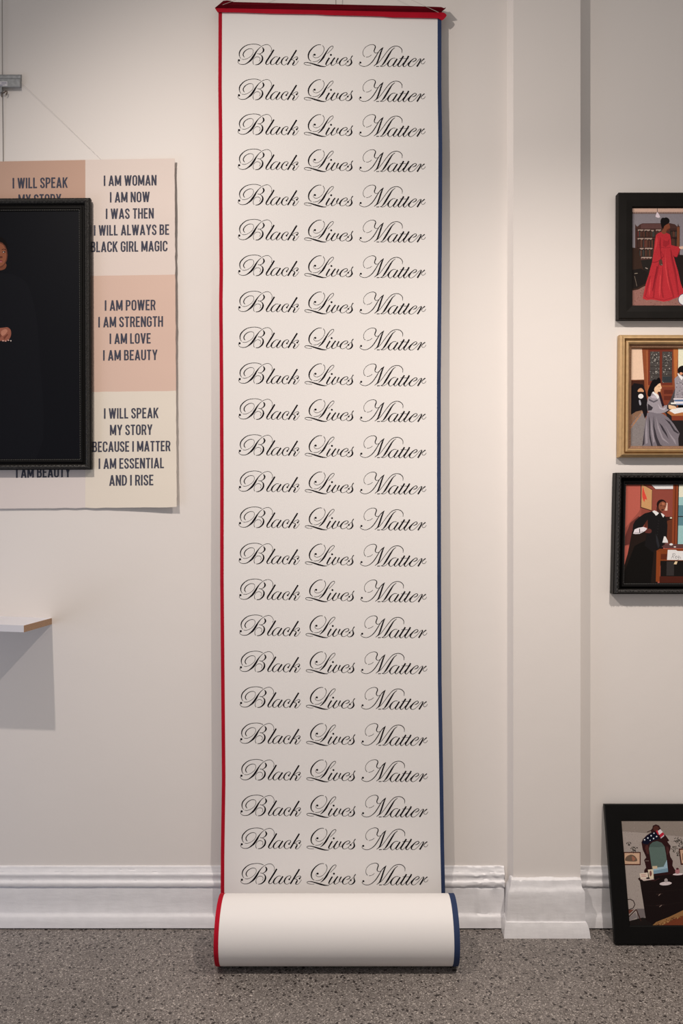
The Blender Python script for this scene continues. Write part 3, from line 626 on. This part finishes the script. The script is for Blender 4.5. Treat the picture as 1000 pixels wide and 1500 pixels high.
# --- gold frame, woman in grey at a table
def art_gold():
    s = [R_((226,190,166),925,508,1047,560), R_((66,36,27),925,556,950,612)]
    s += line((110,60,38),[(925,555.8),(947,555.4)],1.2)
    s.append(((126,120,120),[(925,606),(950,596),(1047,600),(1047,654),(925,654)]))
    s.append(((160,118,88),[(925,626),(944,600.5),(946,601.5),(925,629.5)])); s.append(((128,98,78),[(925,607),(936,599),(944,600),(925,624)]))
    rnd = random.Random(9)
    for i in range(90):
        x = rnd.uniform(926,950); y = rnd.uniform(604,652); s.append(R_(rnd.choice([(108,102,104),(146,140,140),(120,108,104)]),x,y,x+1.4,y+.7))
    s.append(((132,72,46),[(942,508),(996,508),(996,622),(949,622),(946,560)])); s.append(((176,106,58),[(988.5,508),(995.6,508),(993,560),(991,560)])); s.append(((150,86,54),[(948,512),(950.6,512),(953,560),(953,612),(950,560)]))
    s.append(R_((238,220,196),995.6,508,1047,556))
    s += [R_((106,48,36),951.5,510.5,987.5,563), R_((118,58,42),972,566,990,596), R_((92,42,32),975,570,988,576), R_((92,42,32),975,579,988,585)]
    for (x0, x1, y0, y1) in ((954,968.4,513.5,557),(972,986.6,513.5,559.4)):
        s.append(R_((70,66,64),x0,y0,x1,y1))
        for i in range(120):
            x = rnd.uniform(x0,x1-1.4); y = rnd.uniform(y0,y1-1.4); c = rnd.choice([(150,148,144),(120,118,114),(50,46,46),(96,92,90),(190,184,176),(46,42,42),(84,76,70)]); s.append(R_(c,x,y,x+rnd.uniform(.5,1.3),y+rnd.uniform(.5,1.6)))
        for yy in (528,535,541,547.5): s.append(R_((52,46,44),x0,yy,x1,yy+.8))
    s.append(R_((50,54,58),973,550.5,986.6,558.6))
    s.append(((24,21,24),[(926,566),(931,560),(944,562),(948,572),(951,588),(951,606),(947,612),(943,600),(934,602),(928,606),(925,607)]))
    s += [((196,148,112),[(936.4,572.6),(938,568.6),(941.4,567.4),(944.2,569.6),(944.8,573)],True), E2((30,24,24),940.8,574.4,4.6,1.7), E2((226,222,230),941,579.4,3.9,3.6), ((150,150,160),[(938,586),(940,585),(941.6,591),(939.6,592.6)],True)]
    s.append(((70,66,70),[(991,568),(985,584),(978,596),(973,600),(978,606),(990,604),(1000,580)]))
    g = (146,140,148); s.append((g,[(990.4,553.4),(994.6,549.6),(999,547.6),(1012,548),(1030,560),(1030,588),(990,588),(991.4,570)]))
    for i in range(60):
        x = rnd.uniform(991.6,1010); y = rnd.uniform(553,584); s.append(R_(rnd.choice([(104,98,108),(176,170,180),(88,84,92)]),x,y,x+1.2,y+1.1))
    s += [((240,234,238),[(994.4,546),(997,545),(1003,552),(1001,556),(997,550.6)]), E2((22,18,20),1003,541.6,8.2,7.6), E2((200,140,110),1000,546,2.6,2)]
    s.append(((232,226,232),[(1008,566),(990,567),(988,583),(1012,583)]) if False else R_((206,200,206),989,582.4,1012,584.4)); s += [R_((84,112,150),991,584.4,1014,587), R_((214,208,214),990,587,1014,590.4), R_((120,140,170),993,590.4,1014,592.2), R_((236,222,214),985.4,588.6,993,591)]
    s += [((34,30,32),[(975,596),(983,602),(990,615),(1047,615),(1047,654),(996,654),(990,622),(980,610)])]
    s += [((168,108,66),[(979.6,603.6),(986,598),(1047,594),(1047,608),(987,608.4)]), ((122,56,38),[(986.4,608.2),(1047,607.8),(1047,614.6),(987,615)])]
    s.append(((242,232,226),[(983,600.6),(989,597),(1010,595.6),(1012,601),(991,605.4)]))
    gr = (116,110,118); s.append((gr,[(950.6,604),(956,601.4),(964,602),(974,605.6),(982,611),(989.6,620),(995.4,629),(998.6,634),(996.6,642),(997.4,654),(943.6,654),(945,640),(947,624)]))
    for pts in ([(947.6,622),(945.4,640),(943.6,653),(946.8,650),(947,636)],[(952.6,606),(953.4,624),(954,640),(957,653),(959,653),(955.6,636),(954.6,616)],[(960,606),(961.4,624),(965.6,640),(970,650),(974,653),(966,653),(961.6,640),(959.6,624)],[(968,618),(973,629),(980,639),(982.4,642.6),(979.4,634),(973,623)],[(976,612),(984,621),(990,631),(996,634.6),(998,633.6),(992,629),(984,617)]): s.append(((56,52,58), pts))
    for pts in ([(956,610),(956.6,630),(960,648),(962,646),(958.6,628)],[(963.6,608),(966,626),(973,643),(984,650),(974,640),(967,622)],[(949.6,614),(948,634),(949,650),(951.6,648),(951,628)],[(976,620),(984,634),(992,644),(994,652),(986,640)]): s.append(((144,138,146), pts))
    s.append((g,[(953.6,577.4),(951.2,583),(950,592),(951.4,602),(958,603),(964,604.6),(970,604.6),(976,603.4),(981,600.6),(983,596.6),(979.4,592.4),(975.4,593.2),(973.4,596.4),(971.8,590),(969.6,583),(964,575.6),(958,573)]))
    s += [((50,46,52),[(951,590),(955,593),(959,596),(957,600),(951.4,601)]), ((88,84,92),[(953,583),(960,586.6),(966,584),(966,586),(960,589),(952.6,585.6)]), ((176,168,178),[(966,590),(969,598),(976,600),(978.6,595),(974,597.6),(970,596)]), ((176,168,178),[(955,579),(961,578),(966,581),(964,583),(957,582)])]
    s += [((40,26,34),[(966,572),(970,574),(974.6,590),(976,593),(972.6,595),(968.6,582)]), ((240,232,236),[(958.4,571.4),(962,574.4),(966.4,577),(968,580.4),(966,584),(963,579),(958,575)]), R_((34,28,30),979.8,592.4,982.6,598.4)]
    s.append(((228,186,152),[(982,592.4),(987,593),(992,594.4),(993,597.4),(987,598.4),(982.6,597.6)],True))
    s.append(((18,15,17),[(951,577.6),(951.4,571),(954,564),(957,557.4),(960.4,554.2),(963.6,555),(966,552),(968.6,552.6),(970,556),(969.4,560.4),(966,562.4),(962.4,566),(960.6,571.6),(957.4,574),(955.6,579),(952.6,580)],True))
    s.append(((230,184,150),[(963.4,564.6),(966.6,561.4),(969.6,560.4),(970.6,564),(971.6,567),(970.2,569.4),(969.6,572.4),(966,573),(965,576),(962.4,574.6),(960.6,570.4),(961.4,566.4)],True))
    s += line((120,70,60),[(968.6,569.6),(970.2,569.4)],.5)+line((80,50,44),[(966.8,565.6),(968.6,565.4)],.5)
    return s
gold_prof = [(0,.0005),(0,.014),(.015,.016),(.17,.019),(.20,.023),(.30,.024),(.335,.017),(.43,.015),(.47,.021),(.60,.023),(.72,.019),(.76,.0155),(.97,.0135),(1,.009)]
gp = wall_place(.022, shear=-.008, ymid=580)
gf = framed('picture_frame', 'gold moulded frame with a photo of a woman in grey seated at a table', 'picture frame',
       rect(907.8,489.6,1066,669.6), rect(926.6,509.4,1047,652.6), gold_prof, [(0,10,'moulding',M['gold']),(10,13,'sight_edge',M['gold_dark'])], art_gold(), gp, .022)
bead_row(gf, rect(926.6,509.4,1047,652.6), 2.5, 2.45, .62, gp, .0150, M['gold_bead'])
# --- carved black frame, woman in black at a desk
def art_black():
    s = [R_((176,92,80),917,708,1042,856)]
    s.append(((136,70,60),[(942,708),(995,708),(995,800),(950,800),(942,760)]))
    s.append(((150,78,68),[(919,776),(930,762),(940,750),(944,742),(942,800),(925,800)])); s.append(((96,50,46),[(919,790),(928,766),(940,756),(948,762),(934,796),(920,800)]))
    s.append(((228,218,218),[(957.6,709.4),(990.4,709.4),(990.4,716),(964.4,716)])); s += line((70,30,26),[(957.4,710),(964.2,716.4),(991,716.6)],.6)
    s.append(((60,36,32),[(942.6,708.6),(944,708.6),(959.6,716.6),(959.6,748.8),(942.6,743.6)])); s.append(((192,146,100),[(943.6,709),(959,717.4),(959,747.4),(943.6,742.6)]))
    s.append(((206,72,60),[(945.4,712.6),(947,717),(948.6,722),(951,728),(951.6,732),(949,731),(948,735),(945.6,730),(944.6,724)],True))
    s += [R_((216,186,168),978.4,736.6,982.4,748), R_((46,28,26),977,757,990.6,800), R_((230,220,200),986.4,757.8,989.4,759.6)]
    s += [R_((132,66,40),990,708.6,997.6,800), R_((96,44,28),993,708.6,994.6,800), R_((36,30,30),997.6,708.6,998.8,800), R_((150,190,190),998.8,708.6,1042,800)]
    s += [R_((226,224,200),998.8,708.6,1042,728), R_((90,130,140),998.8,740,1042,770), R_((44,40,42),998.8,756,1042,757.4)]
    s.append(((98,52,36),[(981,764),(990,760),(990,800),(982,800)]))
    s.append(((36,27,24),[(931,778),(948,776),(975,790),(975,812),(970,856),(917,856),(918,838),(925,812)]))
    s.append(((20,18,17),[(917,845),(921,838),(935,800),(955,790),(978,800),(970,856),(917,856)]))
    bk = (26,24,25)
    s.append((bk,[(962,748),(955,750.4),(949,752),(941,757.6),(935,763),(932.4,768.4),(931.6,775),(932.4,781),(938,777),(945,774),(950,767),(953.4,761.4),(953.6,775),(952,784),(950,800),(966,812),(976,806),(978.6,790),(982.4,788),(983,770),(981.6,760),(978,754.4),(974,752)]))
    s.append(((84,42,34),[(950,766),(953.4,762),(953,772),(948.6,772.4)]))
    s.append(((42,42,46),[(966,782),(969.6,790),(972,800),(970,804),(967,794)]))
    for i in range(7): s.append(E2((70,70,74),969.6-.25*i,763+4*i,.3,.4,6))
    s.append(((224,214,224),[(932.6,782),(934.6,775.6),(940,773.4),(947.6,772),(953.2,774.4),(950.6,777.6),(947,779.6),(942,782.2),(936,782.6)])); s += line(bk,[(941.8,774.6),(942.2,780.6)],1.2)+line(bk,[(934,781),(941,781),(947,778.4)],.5)
    s.append(((92,48,44),[(952,776),(956,774.6),(959.4,776.4),(959.4,780),(956,781.4),(950,780)],True))
    s.append(((236,226,232),[(960,749.2),(963,747.6),(966.2,749),(970,751.4),(968,754),(965.4,755.4),(963.8,753)])); s.append(((236,226,232),[(972.6,751.4),(975.6,752.6),(978.4,755),(976.6,758.2),(974.6,755.6)]))
    s.append(E2((34,21,20),973.6,738.8,7.3,7.4)); s.append(((66,36,30),[(967,742),(972,748),(975,751),(970,751.4),(966.6,748)],True))
    s.append(((130,78,58),[(971.6,736),(975.6,734.4),(979.4,736.4),(980.4,740.6),(978.6,746),(975.6,749),(971.6,747.6),(969.4,743.4),(969.6,739)],True))
    s += [((172,108,80),[(974,736.4),(977.4,736.6),(978,739),(975,739.6)],True), ((70,38,32),[(973,746.6),(975.6,745.6),(977,747),(974.6,748.2)],True)]+line((46,26,24),[(971.6,740.6),(974,740.4)],.6)+line((46,26,24),[(977,741.6),(979.4,742)],.6)
    s.append(((232,224,232),[(978.2,786),(980.6,786.2),(983.6,792),(984.4,795.4),(976,795.2)])); s.append(((120,76,74),[(980,796.4),(985,796),(986,799),(981,799.6)],True))
    s += [((92,62,60),[(975,801),(981,797.4),(1042,797.4),(1042,803.6),(980,803.6)]), E2((232,226,222),989,797.8,2.6,1.6), R_((220,214,206),993,800.8,996,802.4)]
    s += [((124,62,32),[(967,807.4),(972,804.4),(1042,804.4),(1042,822),(967.6,822)]), R_((134,66,34),967.4,808,973.6,853), R_((92,42,26),974,812,984,820), R_((26,23,22),974,822,1042,845), R_((72,34,26),973,845,1042,856), R_((52,48,48),983,823,994,844)]
    s.append(((234,226,226),[(984.2,805.8),(996,806),(999,807.6),(1042,808),(1042,821.6),(983.4,820.8)]))
    s.append(((36,27,24),[(964,806),(967.6,808),(967.6,856),(960,856)])); ik = (70,64,70)
    for ln in ([(989.6,819),(992.6,811.6),(991,812.4),(994,811),(995.4,812.4),(993.6,815),(991.4,815.4),(993.6,818.8)],[(995.4,817),(997.6,815.6),(997,814.6),(995.4,816.6),(996,818.8),(998,818)],[(1001,814.8),(999,815.6),(999,817.6),(1001,816.6),(1001.4,815),(1000.2,820.4),(998.6,820.4)],[(1003,816),(1002.6,818.6),(1004,818)]): s += line(ik, ln, .42)
    s.append(((228,196,160),[(995.4,823),(999,823),(997.6,827.4),(993.4,827)])); return s
orn_prof = [(0,.0005),(0,.021),(.07,.022),(.10,.026),(.24,.029),(.40,.026),(.45,.020),(.55,.014),(.66,.016),(.70,.020),(.80,.0195),(.84,.0155),(.97,.0145),(1,.010)]
bp_ = wall_place(.027, shear=-.0215, ymid=692)
bf = framed('picture_frame', 'carved black frame with a photo of a woman in a black dress by a desk', 'picture frame',
       rect(902.5,692.2,1060,870.6), rect(920.4,710,1042,854.6), orn_prof, [(0,2,'moulding',M['satin']),(2,6,'carved_rail',M['carve']),(6,13,'inner_moulding',M['satin'])], art_black(), bp_, .027)
carving(bf, rect(905.2,694.8,1057.4,868), bp_, 5.0, .0282, M['leaf'])
bead_row(bf, rect(920.4,710,1042,854.6), 1.3, 2.5, .62, bp_, .0145, M['bead'])
# --- leaning frame on the floor, photo of a dresser with a mirror
def art_dresser():
    s = [R_((158,148,142),905,1198,1044,1360)]
    s.append(((136,126,118),[(905,1198),(1044,1198),(1044,1229),(975,1222.4),(947,1219.6),(905,1216.6)])); s += line((110,100,94),[(905,1217),(947,1220),(1000,1225.4),(1044,1230)],.5)
    rnd = random.Random(2)
    for i in range(420):
        x = rnd.uniform(906,1042); y = rnd.uniform(1199,1340); v = rnd.choice([-22,-14,16]); s.append(R_((146+v,136+v,130+v),x,y,x+.9,y+.7))
    s += [R_((112,104,104),932,1331,944,1347), ((30,25,24),[(917,1350),(940,1344),(960,1347),(960,1360),(917,1360)])]
    s.append(((124,116,116),[(919,1345),(930,1336),(932,1344),(922,1349)]))
    s += line((40,26,25),[(917,1318),(922,1317),(927,1319.6),(929,1325),(926.6,1330),(921,1332.4),(917,1332)],1.2)+line((56,34,30),[(919,1344),(931,1332),(938,1349)],1.5)+[((104,62,52),[(919,1333),(928,1332),(922,1338),(919,1339)])]
    s += [R_((74,44,38),913,1248,937.6,1267.4)]; s.append(R_((196,162,136),914,1249.6,936,1265.6)); s.append(((104,86,72),[(915,1260.6),(917,1254.6),(924,1251.8),(930,1255),(932.4,1261),(925,1262)],True)); s.append(((150,100,80),[(925,1254),(930,1258),(926,1261)],True))
    for (cx, cy, n, rx, ry) in ((920,1236,16,3.4,2.6),(926.6,1245,26,4.2,4.6),(932,1242,4,1,1.4),(992,1231,34,6,4.4),(998,1238,34,6,5),(987,1244,26,4.6,4.6),(993,1251,14,3,4)):
        for i in range(n):
            a = rnd.uniform(0,6.28); r = math.sqrt(rnd.random()); s.append(E2(rnd.choice([(48,44,38),(62,58,48),(40,36,34)]),cx+rx*r*math.cos(a),cy+ry*r*math.sin(a),.9,.55,6,rnd.uniform(0,3)))
    s += [((70,40,36),[(993,1243),(1044,1240),(1044,1266),(996,1267)]), ((190,156,132),[(995,1245),(1044,1242),(1044,1263.6),(997.6,1264.6)]), R_((120,90,74),998.4,1250,1044,1260)]
    dk = (46,24,25)
    s.append((dk,[(938.6,1234),(941,1229),(947,1223),(953,1219.6),(952,1216.6),(954.6,1213.4),(955.2,1209.6),(959.6,1207.6),(964.4,1209.4),(966.6,1213.6),(970.4,1220),(974.6,1224.6),(979.4,1231.4),(976.6,1233),(981.4,1239.4),(981,1244),(979.6,1248),(981,1255),(984.6,1261),(984,1268),(988.4,1275),(988,1284),(943,1284),(942.6,1275),(945.4,1271),(943.8,1264),(942.4,1260),(945.6,1256),(943,1250),(940.6,1245)]))
    s += [((78,44,38),[(956,1212),(960,1209.6),(964,1212.4),(962,1217),(957,1216.4)],True), ((74,42,40),[(944,1241),(948,1238),(949.4,1250),(946.6,1250)],True), ((70,38,38),[(975,1240),(979,1243),(978,1250),(976,1252)],True)]+line((120,104,98),[(944,1261),(949.6,1261)],.8)+line(dk,[(947,1219),(953,1216.4)],1.2)
    s.append(((90,108,102),[(949.6,1243),(951,1237.6),(955,1233.6),(961.6,1232),(968,1234.4),(972.4,1240),(974.4,1250),(976,1262),(977.4,1277),(955,1279.4),(952.4,1262)])); s.append(((76,92,88),[(950,1240.8),(951.4,1237),(955.4,1233.6),(961.6,1232),(968,1234.6),(972,1240.4),(961,1241)]))
    s.append(((150,178,192),[(955.4,1271.6),(971,1269.6),(975.8,1259.6),(977.6,1277.2),(956.4,1280.2)])); s.append(((116,146,164),[(955.8,1275.6),(977.2,1271.6),(977.6,1277.2),(956.4,1280.2)]))
    s.append(((16,18,36),[(939.6,1234.6),(941.6,1230),(946,1225),(952.6,1220.6),(958.8,1218.4),(963,1224.6),(964.4,1228.4),(957,1231),(951.4,1233.6),(948,1237),(943,1236.4)]))
    for (x, y, r) in ((943.3,1230.2,1.2),(948,1227.6,1.2),(952.8,1224.2,1.2),(957,1220.6,1.0),(956.4,1228.4,1.2),(960.8,1225.4,1.2),(951.4,1231,.8)): s.append(E2((214,220,232),x,y,r,r,5))
    s += [((214,206,210),[(960.4,1218.6),(966.4,1214.6),(970,1219),(964.6,1223)]), ((176,34,54),[(959.6,1217.4),(962,1215.8),(964.4,1222.6),(962.6,1223)]), ((176,34,54),[(964.6,1223),(970,1219),(972,1222.4),(966.6,1227.2)]), ((190,180,190),[(966.6,1227),(972,1222.4),(971.6,1225),(967,1228.4)])]
    s.append(((27,19,19),[(933.4,1287),(936,1285.4),(985,1280.6),(1044,1277.6),(1044,1342),(992,1345),(958,1356),(945,1347),(941,1320),(936.4,1291)]))
    s += line((60,34,34),[(934,1287.6),(958,1290),(965,1286.4)],1.2)+line((52,30,30),[(983,1282.6),(1000,1281.4),(1044,1280.4)],1.2)+line((36,27,26),[(942,1305),(962,1306),(1000,1303)],.5)+line((36,27,26),[(944,1326),(964,1327),(1000,1321)],.5)
    s += line((150,130,120),[(963.6,1312),(966.8,1309)],.8)+line((140,122,112),[(965,1328.4),(968.6,1325.4)],.8)+line((64,48,46),[(960,1310),(970,1309)],.5)+line((64,48,46),[(960,1326.4),(972,1325)],.5)
    s += [((212,196,180),[(935.8,1279.4),(947.8,1278),(948.8,1286.6),(937.4,1288)]), ((196,178,170),[(938,1287.6),(955,1286),(957.6,1288),(942,1290.4)]), ((214,200,176),[(948,1274),(955.8,1273.2),(956.6,1286.6),(950.4,1287.4)]), ((200,180,150),[(954.6,1268.8),(961.6,1268.4),(962,1272.4),(955.2,1273)])]
    s += [((126,84,78),[(950.6,1277),(952.4,1275.4),(954,1280),(952,1284),(950.4,1281)],True), E2((38,26,26),948.2,1286.4,3,1.3)]+line((170,96,96),[(938,1281.6),(945,1281)],.7)+line((170,96,96),[(938.4,1284),(945.6,1283.4)],.7)
    s += [E2((206,194,196),974,1294.2,9,2.7,16,-.08), E2((158,150,150),974.6,1289.6,2.5,2.9), E2((214,200,202),992,1280.6,7.6,1.5,14,-.05), ((166,112,116),[(988,1276),(990,1272.6),(993,1272),(994.6,1276),(993.6,1279.4),(989.4,1279.6)],True), E2((70,36,38),991.2,1272.6,2,1.4)]
    s.append(((112,58,38),[(950,1358),(960,1353),(1000,1334),(1044,1322),(1044,1358)])); s.append(((142,104,66),[(953,1357),(960,1350.6),(980,1342.6),(1000,1333),(1044,1318),(1044,1324),(1000,1341),(985,1346.6),(970,1355),(966,1358)]))
    for i in range(110):
        t = rnd.random(); x = 955+t*89; y = 1355-t*33+rnd.uniform(-1,4.4); s.append(R_(rnd.choice([(96,60,40),(170,132,86),(84,48,36),(130,84,50)]),x,y,x+1.6,y+1)); 
    return s
# leaning plane: top edge on the wall, bottom edge out on the floor
yb, yt = 2.811, WALL-.006
zt_ = EYE - (1180.6-750)/F*(yt-.022); H4 = math.hypot(zt_, yt-yb)
u4 = Vector((0, (yt-yb)/H4, zt_/H4)); n4 = Vector((0, -u4.z, u4.y))
def lean(x, y, rise):                           # x,y in px of an untilted frame: x scaled at 2.86 m, y runs 1181..1382 down the frame
    t = (1382-y)/201.0; return Vector(((x-500)/F*2.90, yb, .0006)) + u4*(t*H4) + n4*rise
K4 = 2.90
# opening and art measured in the photo -> frame plane (undo perspective of the lean)
def unlean(px, py):
    # intersect the view ray with the leaning plane, return plane px coords
    o0 = Vector((0, yb, 0)) + n4*.012; d0 = Vector(((px-500)/F, 1, -(py-750)/F)); e0 = Vector((0,0,EYE))
    k = (o0-e0).dot(n4)/d0.dot(n4); P = e0+d0*k; t = (P-o0).dot(u4)/H4
    return (P.x*F/K4+500, 1382-201*t)
dsh = [(s_[0], [unlean(*p) for p in s_[1]]) + tuple(s_[2:]) for s_ in art_dresser()]
oTL = unlean(911.2,1203); oBL = unlean(920.4,1354.8)
xo = (oTL[0]+oBL[0])/2
# clip art to the opening by covering: frame sight edge overlaps the print
def clip_poly(pts, x0, y0, x1, y1):
    def cut(P, ins, inter):
        out = []
        for i in range(len(P)):
            a, c = P[i-1], P[i]
            if ins(c):
                if not ins(a): out.append(inter(a, c))
                out.append(c)
            elif ins(a): out.append(inter(a, c))
        return out
    ix = lambda X: (lambda a, c: (X, a[1]+(c[1]-a[1])*(X-a[0])/(c[0]-a[0])))
    iy = lambda Y: (lambda a, c: (a[0]+(c[0]-a[0])*(Y-a[1])/(c[1]-a[1]), Y))
    for ins, it in ((lambda p: p[0] >= x0, ix(x0)), (lambda p: p[0] <= x1, ix(x1)), (lambda p: p[1] >= y0, iy(y0)), (lambda p: p[1] <= y1, iy(y1))):
        if len(pts) < 3: return []
        pts = cut(pts, ins, it)
    return pts
def clipped(shapes, x0, y0, x1, y1):
    out = []
    for s_ in shapes:
        p = catmull(s_[1], 4, True) if len(s_) > 2 and s_[2] else s_[1]
        q = clip_poly(p, x0, y0, x1, y1)
        if len(q) >= 3: out.append((s_[0], q))
    return out
lp = lambda x, y, r: lean(x, y, r)
framed('picture_frame', 'wide flat black frame leaning on the floor, photo of a dresser with mirror', 'picture frame',
       rect(xo-23.5,1181,1066,1382), rect(xo,oTL[1],1043,oBL[1]), [(0,.0005),(0,.018),(.05,.020),(.5,.020),(.93,.0195),(.96,.018),(1,.0145)], [(0,6,'moulding',M['satin'])],
       clipped(dsh, xo-.5, oTL[1]-.5, 1043.5, oBL[1]+.5), lp, .022, kx=1.1)

# --- large carved frame on the left, portrait on black
port = [R_((17,18,23),-146,305,116,674)]
port += [((20,21,26),[(-60,430),(-30,402),(20,402),(44,430),(56,520),(50,674),(-90,674)],True)]
port += [E2((16,13,14),-4,364,14,19), ((118,70,52),[(-9,384),(6,384),(6.4,391),(-1,394.6),(-10,392)],True), E2((96,56,44),-3.4,372,12.6,19.5), ((136,84,62),[(-6,357),(2,357),(6,364),(7.4,374),(5,383),(0,388),(-6,386)],True)]
port += [E2((34,22,20),3.6,367.6,2.5,1.3), E2((210,196,190),3.2,367.8,1.1,.6,8)]+line((38,22,20),[(.6,364.4),(3.6,363.2),(6.6,364.6)],.9)+line((38,22,20),[(-10,364.4),(-6.6,363.2),(-3.6,364.6)],.9)
port += [E2((34,22,20),-7,367.6,2.4,1.2), ((96,54,42),[(-3,374),(1.6,374),(1,376.4),(-2.6,376.6)],True), E2((120,54,56),-1.4,381.2,3.4,1.7), E2((170,104,108),-1,382,2.4,.8)]
port += [((142,88,72),[(-22,482),(-8,480),(2,479),(9,478.4),(13.4,482),(14.4,488),(12.6,494),(8,498),(0,498),(-10,500),(-22,494)],True), ((112,64,52),[(-4,490),(4,484),(6,485),(-2,494)]), ((110,62,50),[(3,493),(9,488),(10,489.4),(4,497)]), ((176,120,100),[(0,484),(6,481),(9,484),(4,490),(0,490)],True)]
port += [E2((196,150,140),2.4,498.2,1.6,.9), E2((196,150,140),6.2,498.6,1.4,.8), E2((200,160,150),10.4,497.4,1.4,.8), E2((214,200,190),14,498.2,.8,1.1)]
big = wall_place(.0, 0)
PO_ = .013
def bplace(x, y, rise):
    p = W(x, y, WALL-.034); return Vector((p.x, WALL-PO_-rise, p.z))
L5 = framed('picture_frame', 'large carved black frame over the poster, portrait of a person dressed in black', 'picture frame',
       [(-166,291),(131.6,289.4),(133.2,687.6),(-166,688.8)], [(-146,309),(113.6,307.6),(115,671.6),(-146,672.6)], [(t, r*.85) for t, r in orn_prof],
       [(0,2,'moulding',M['satin']),(2,6,'carved_rail',M['carve']),(6,13,'inner_moulding',M['satin'])], clipped(port,-146,305,116,674), bplace, .03, kx=1.15)
carving(L5, [(-163.4,293.6),(129,292.2),(130.6,684.8),(-163.4,686)], bplace, 5.0, .0243, M['leaf'])
bead_row(L5, [(-146,309),(113.6,307.6),(115,671.6),(-146,672.6)], 1.4, 2.6, .6, bplace, .0125, M['bead'])

# ------------------------------------------------------------------ wire hanger, bracket, thread on the left
b = MB(); xw = W(1.6,0,WALL-.02).x; b.tube([(xw, WALL-.012, 3.51), (xw, WALL-.010, W(0,125,WALL).z), (xw, WALL-.0016, W(0,233,WALL).z), (xw, WALL-.0015, W(0,262,WALL).z)], .0013, 8); b.build('hanging_wire', M['cord'])
tag(bpy.data.objects['hanging_wire.001'], 'long vertical grey wire above the large black frame at the left edge', 'wire')
br = empty('metal_bracket', W(0,131,WALL), 'grey galvanised steel channel bracket with a small white sticker', 'bracket')
b = MB(); prof = [(.0005,109.2),(.011,109.4),(.0135,111),(.0135,114.4),(.018,116),(.0185,126.2),(.0175,127.6),(.0005,127.8)]
x0 = -46; P1 = [Vector((W(29,0,WALL-.0185).x, WALL-o, W(0,y,WALL-o).z)) for o, y in prof]; P0 = [Vector((W(x0,0,WALL-.0185).x, p.y, p.z)) for p in P1]
b.prism(P1, P0); b.build('channel', M['steel'], br)
lb = MB(); a = W(-26,119.2,WALL-.0192); c = W(10.8,126,WALL-.0192); lb.box((a.x, WALL-.0192, c.z), (c.x, WALL-.0184, a.z)); lbl = lb.build('sticker', M['label'], br)
t = MB()
for (xx0, xx1, yy) in ((-20,.6,121.2),(2,9.6,120.8),(2,9.6,122.2),(-20,7,124.2),(-20,3.6,125.2)):
    a = W(xx0,yy-.35,WALL-.0192); c = W(xx1,yy+.35,WALL-.0192); t.add([(a.x,WALL-.0194,a.z),(c.x,WALL-.0194,a.z),(c.x,WALL-.0194,c.z),(a.x,WALL-.0194,c.z)], [(0,1,2,3)])
t.build('fine_print', M['label_ink'], br)
b = MB(); a = W(-3,127.8,WALL-.018); c = W(2.6,134.6,WALL-.018); b.box((a.x, WALL-.018, c.z), (c.x, WALL-.006, a.z)); b.build('catch', M['steel'], br)
b = MB(); b.tube([W(1,133,WALL-.012), W(3,136,WALL-.013), W(6,136,WALL-.014), W(8.5,133.2,WALL-.014), W(9.8,133.4,WALL-.014), W(10.4,136,WALL-.014), W(8.6,139,WALL-.013)], .0021, 8)
b.tube([W(2.4,137,WALL-.012), W(2.6,142,WALL-.012)], .0016, 8); b.build('hook', M['clamp'], br)
b = MB(); b.tube([W(29.5,119.5,WALL-.012), W(90,176.6,WALL-.010), W(147,232.4,WALL-.0045)], .0004, 6); b.build('thread', M['thread'])
tag(bpy.data.objects['thread'], 'fine clear thread running diagonally from the steel bracket to the poster', 'thread')

# ------------------------------------------------------------------ shelf
sh = empty('wall_shelf', (-1.05, WALL, 1.09), 'white laminate wall shelf with raw chipboard end at the left edge', 'shelf')
def shp(x, dep, top):                           # slightly sagging to the right, tipping up towards the front
    z = 1.1155 + dep*.035 - (x+1.05)*.038 - (0 if top else .0225); return Vector((x, WALL-dep, z))
X0, X1, DP = -1.75, -1.0495, .256
b = MB(); vs = [shp(x, d, tp) for x in (X0, X1-.0012) for d in (0, DP) for tp in (0, 1)]
b.add(vs, [(0,1,3,2),(4,6,7,5),(0,2,6,4),(1,5,7,3),(0,4,5,1),(2,3,7,6)]); b.build('board', M['laminate'], sh)
b = MB(); vs = [shp(x, d, tp) for x in (X1-.0012, X1) for d in (0.0005, DP-.001) for tp in (0, 1)]
b.add(vs, [(0,1,3,2),(4,6,7,5),(0,2,6,4),(1,5,7,3),(0,4,5,1),(2,3,7,6)]); tag(b.build('end_face', M['chip'], sh), 'raw brown chipboard end')
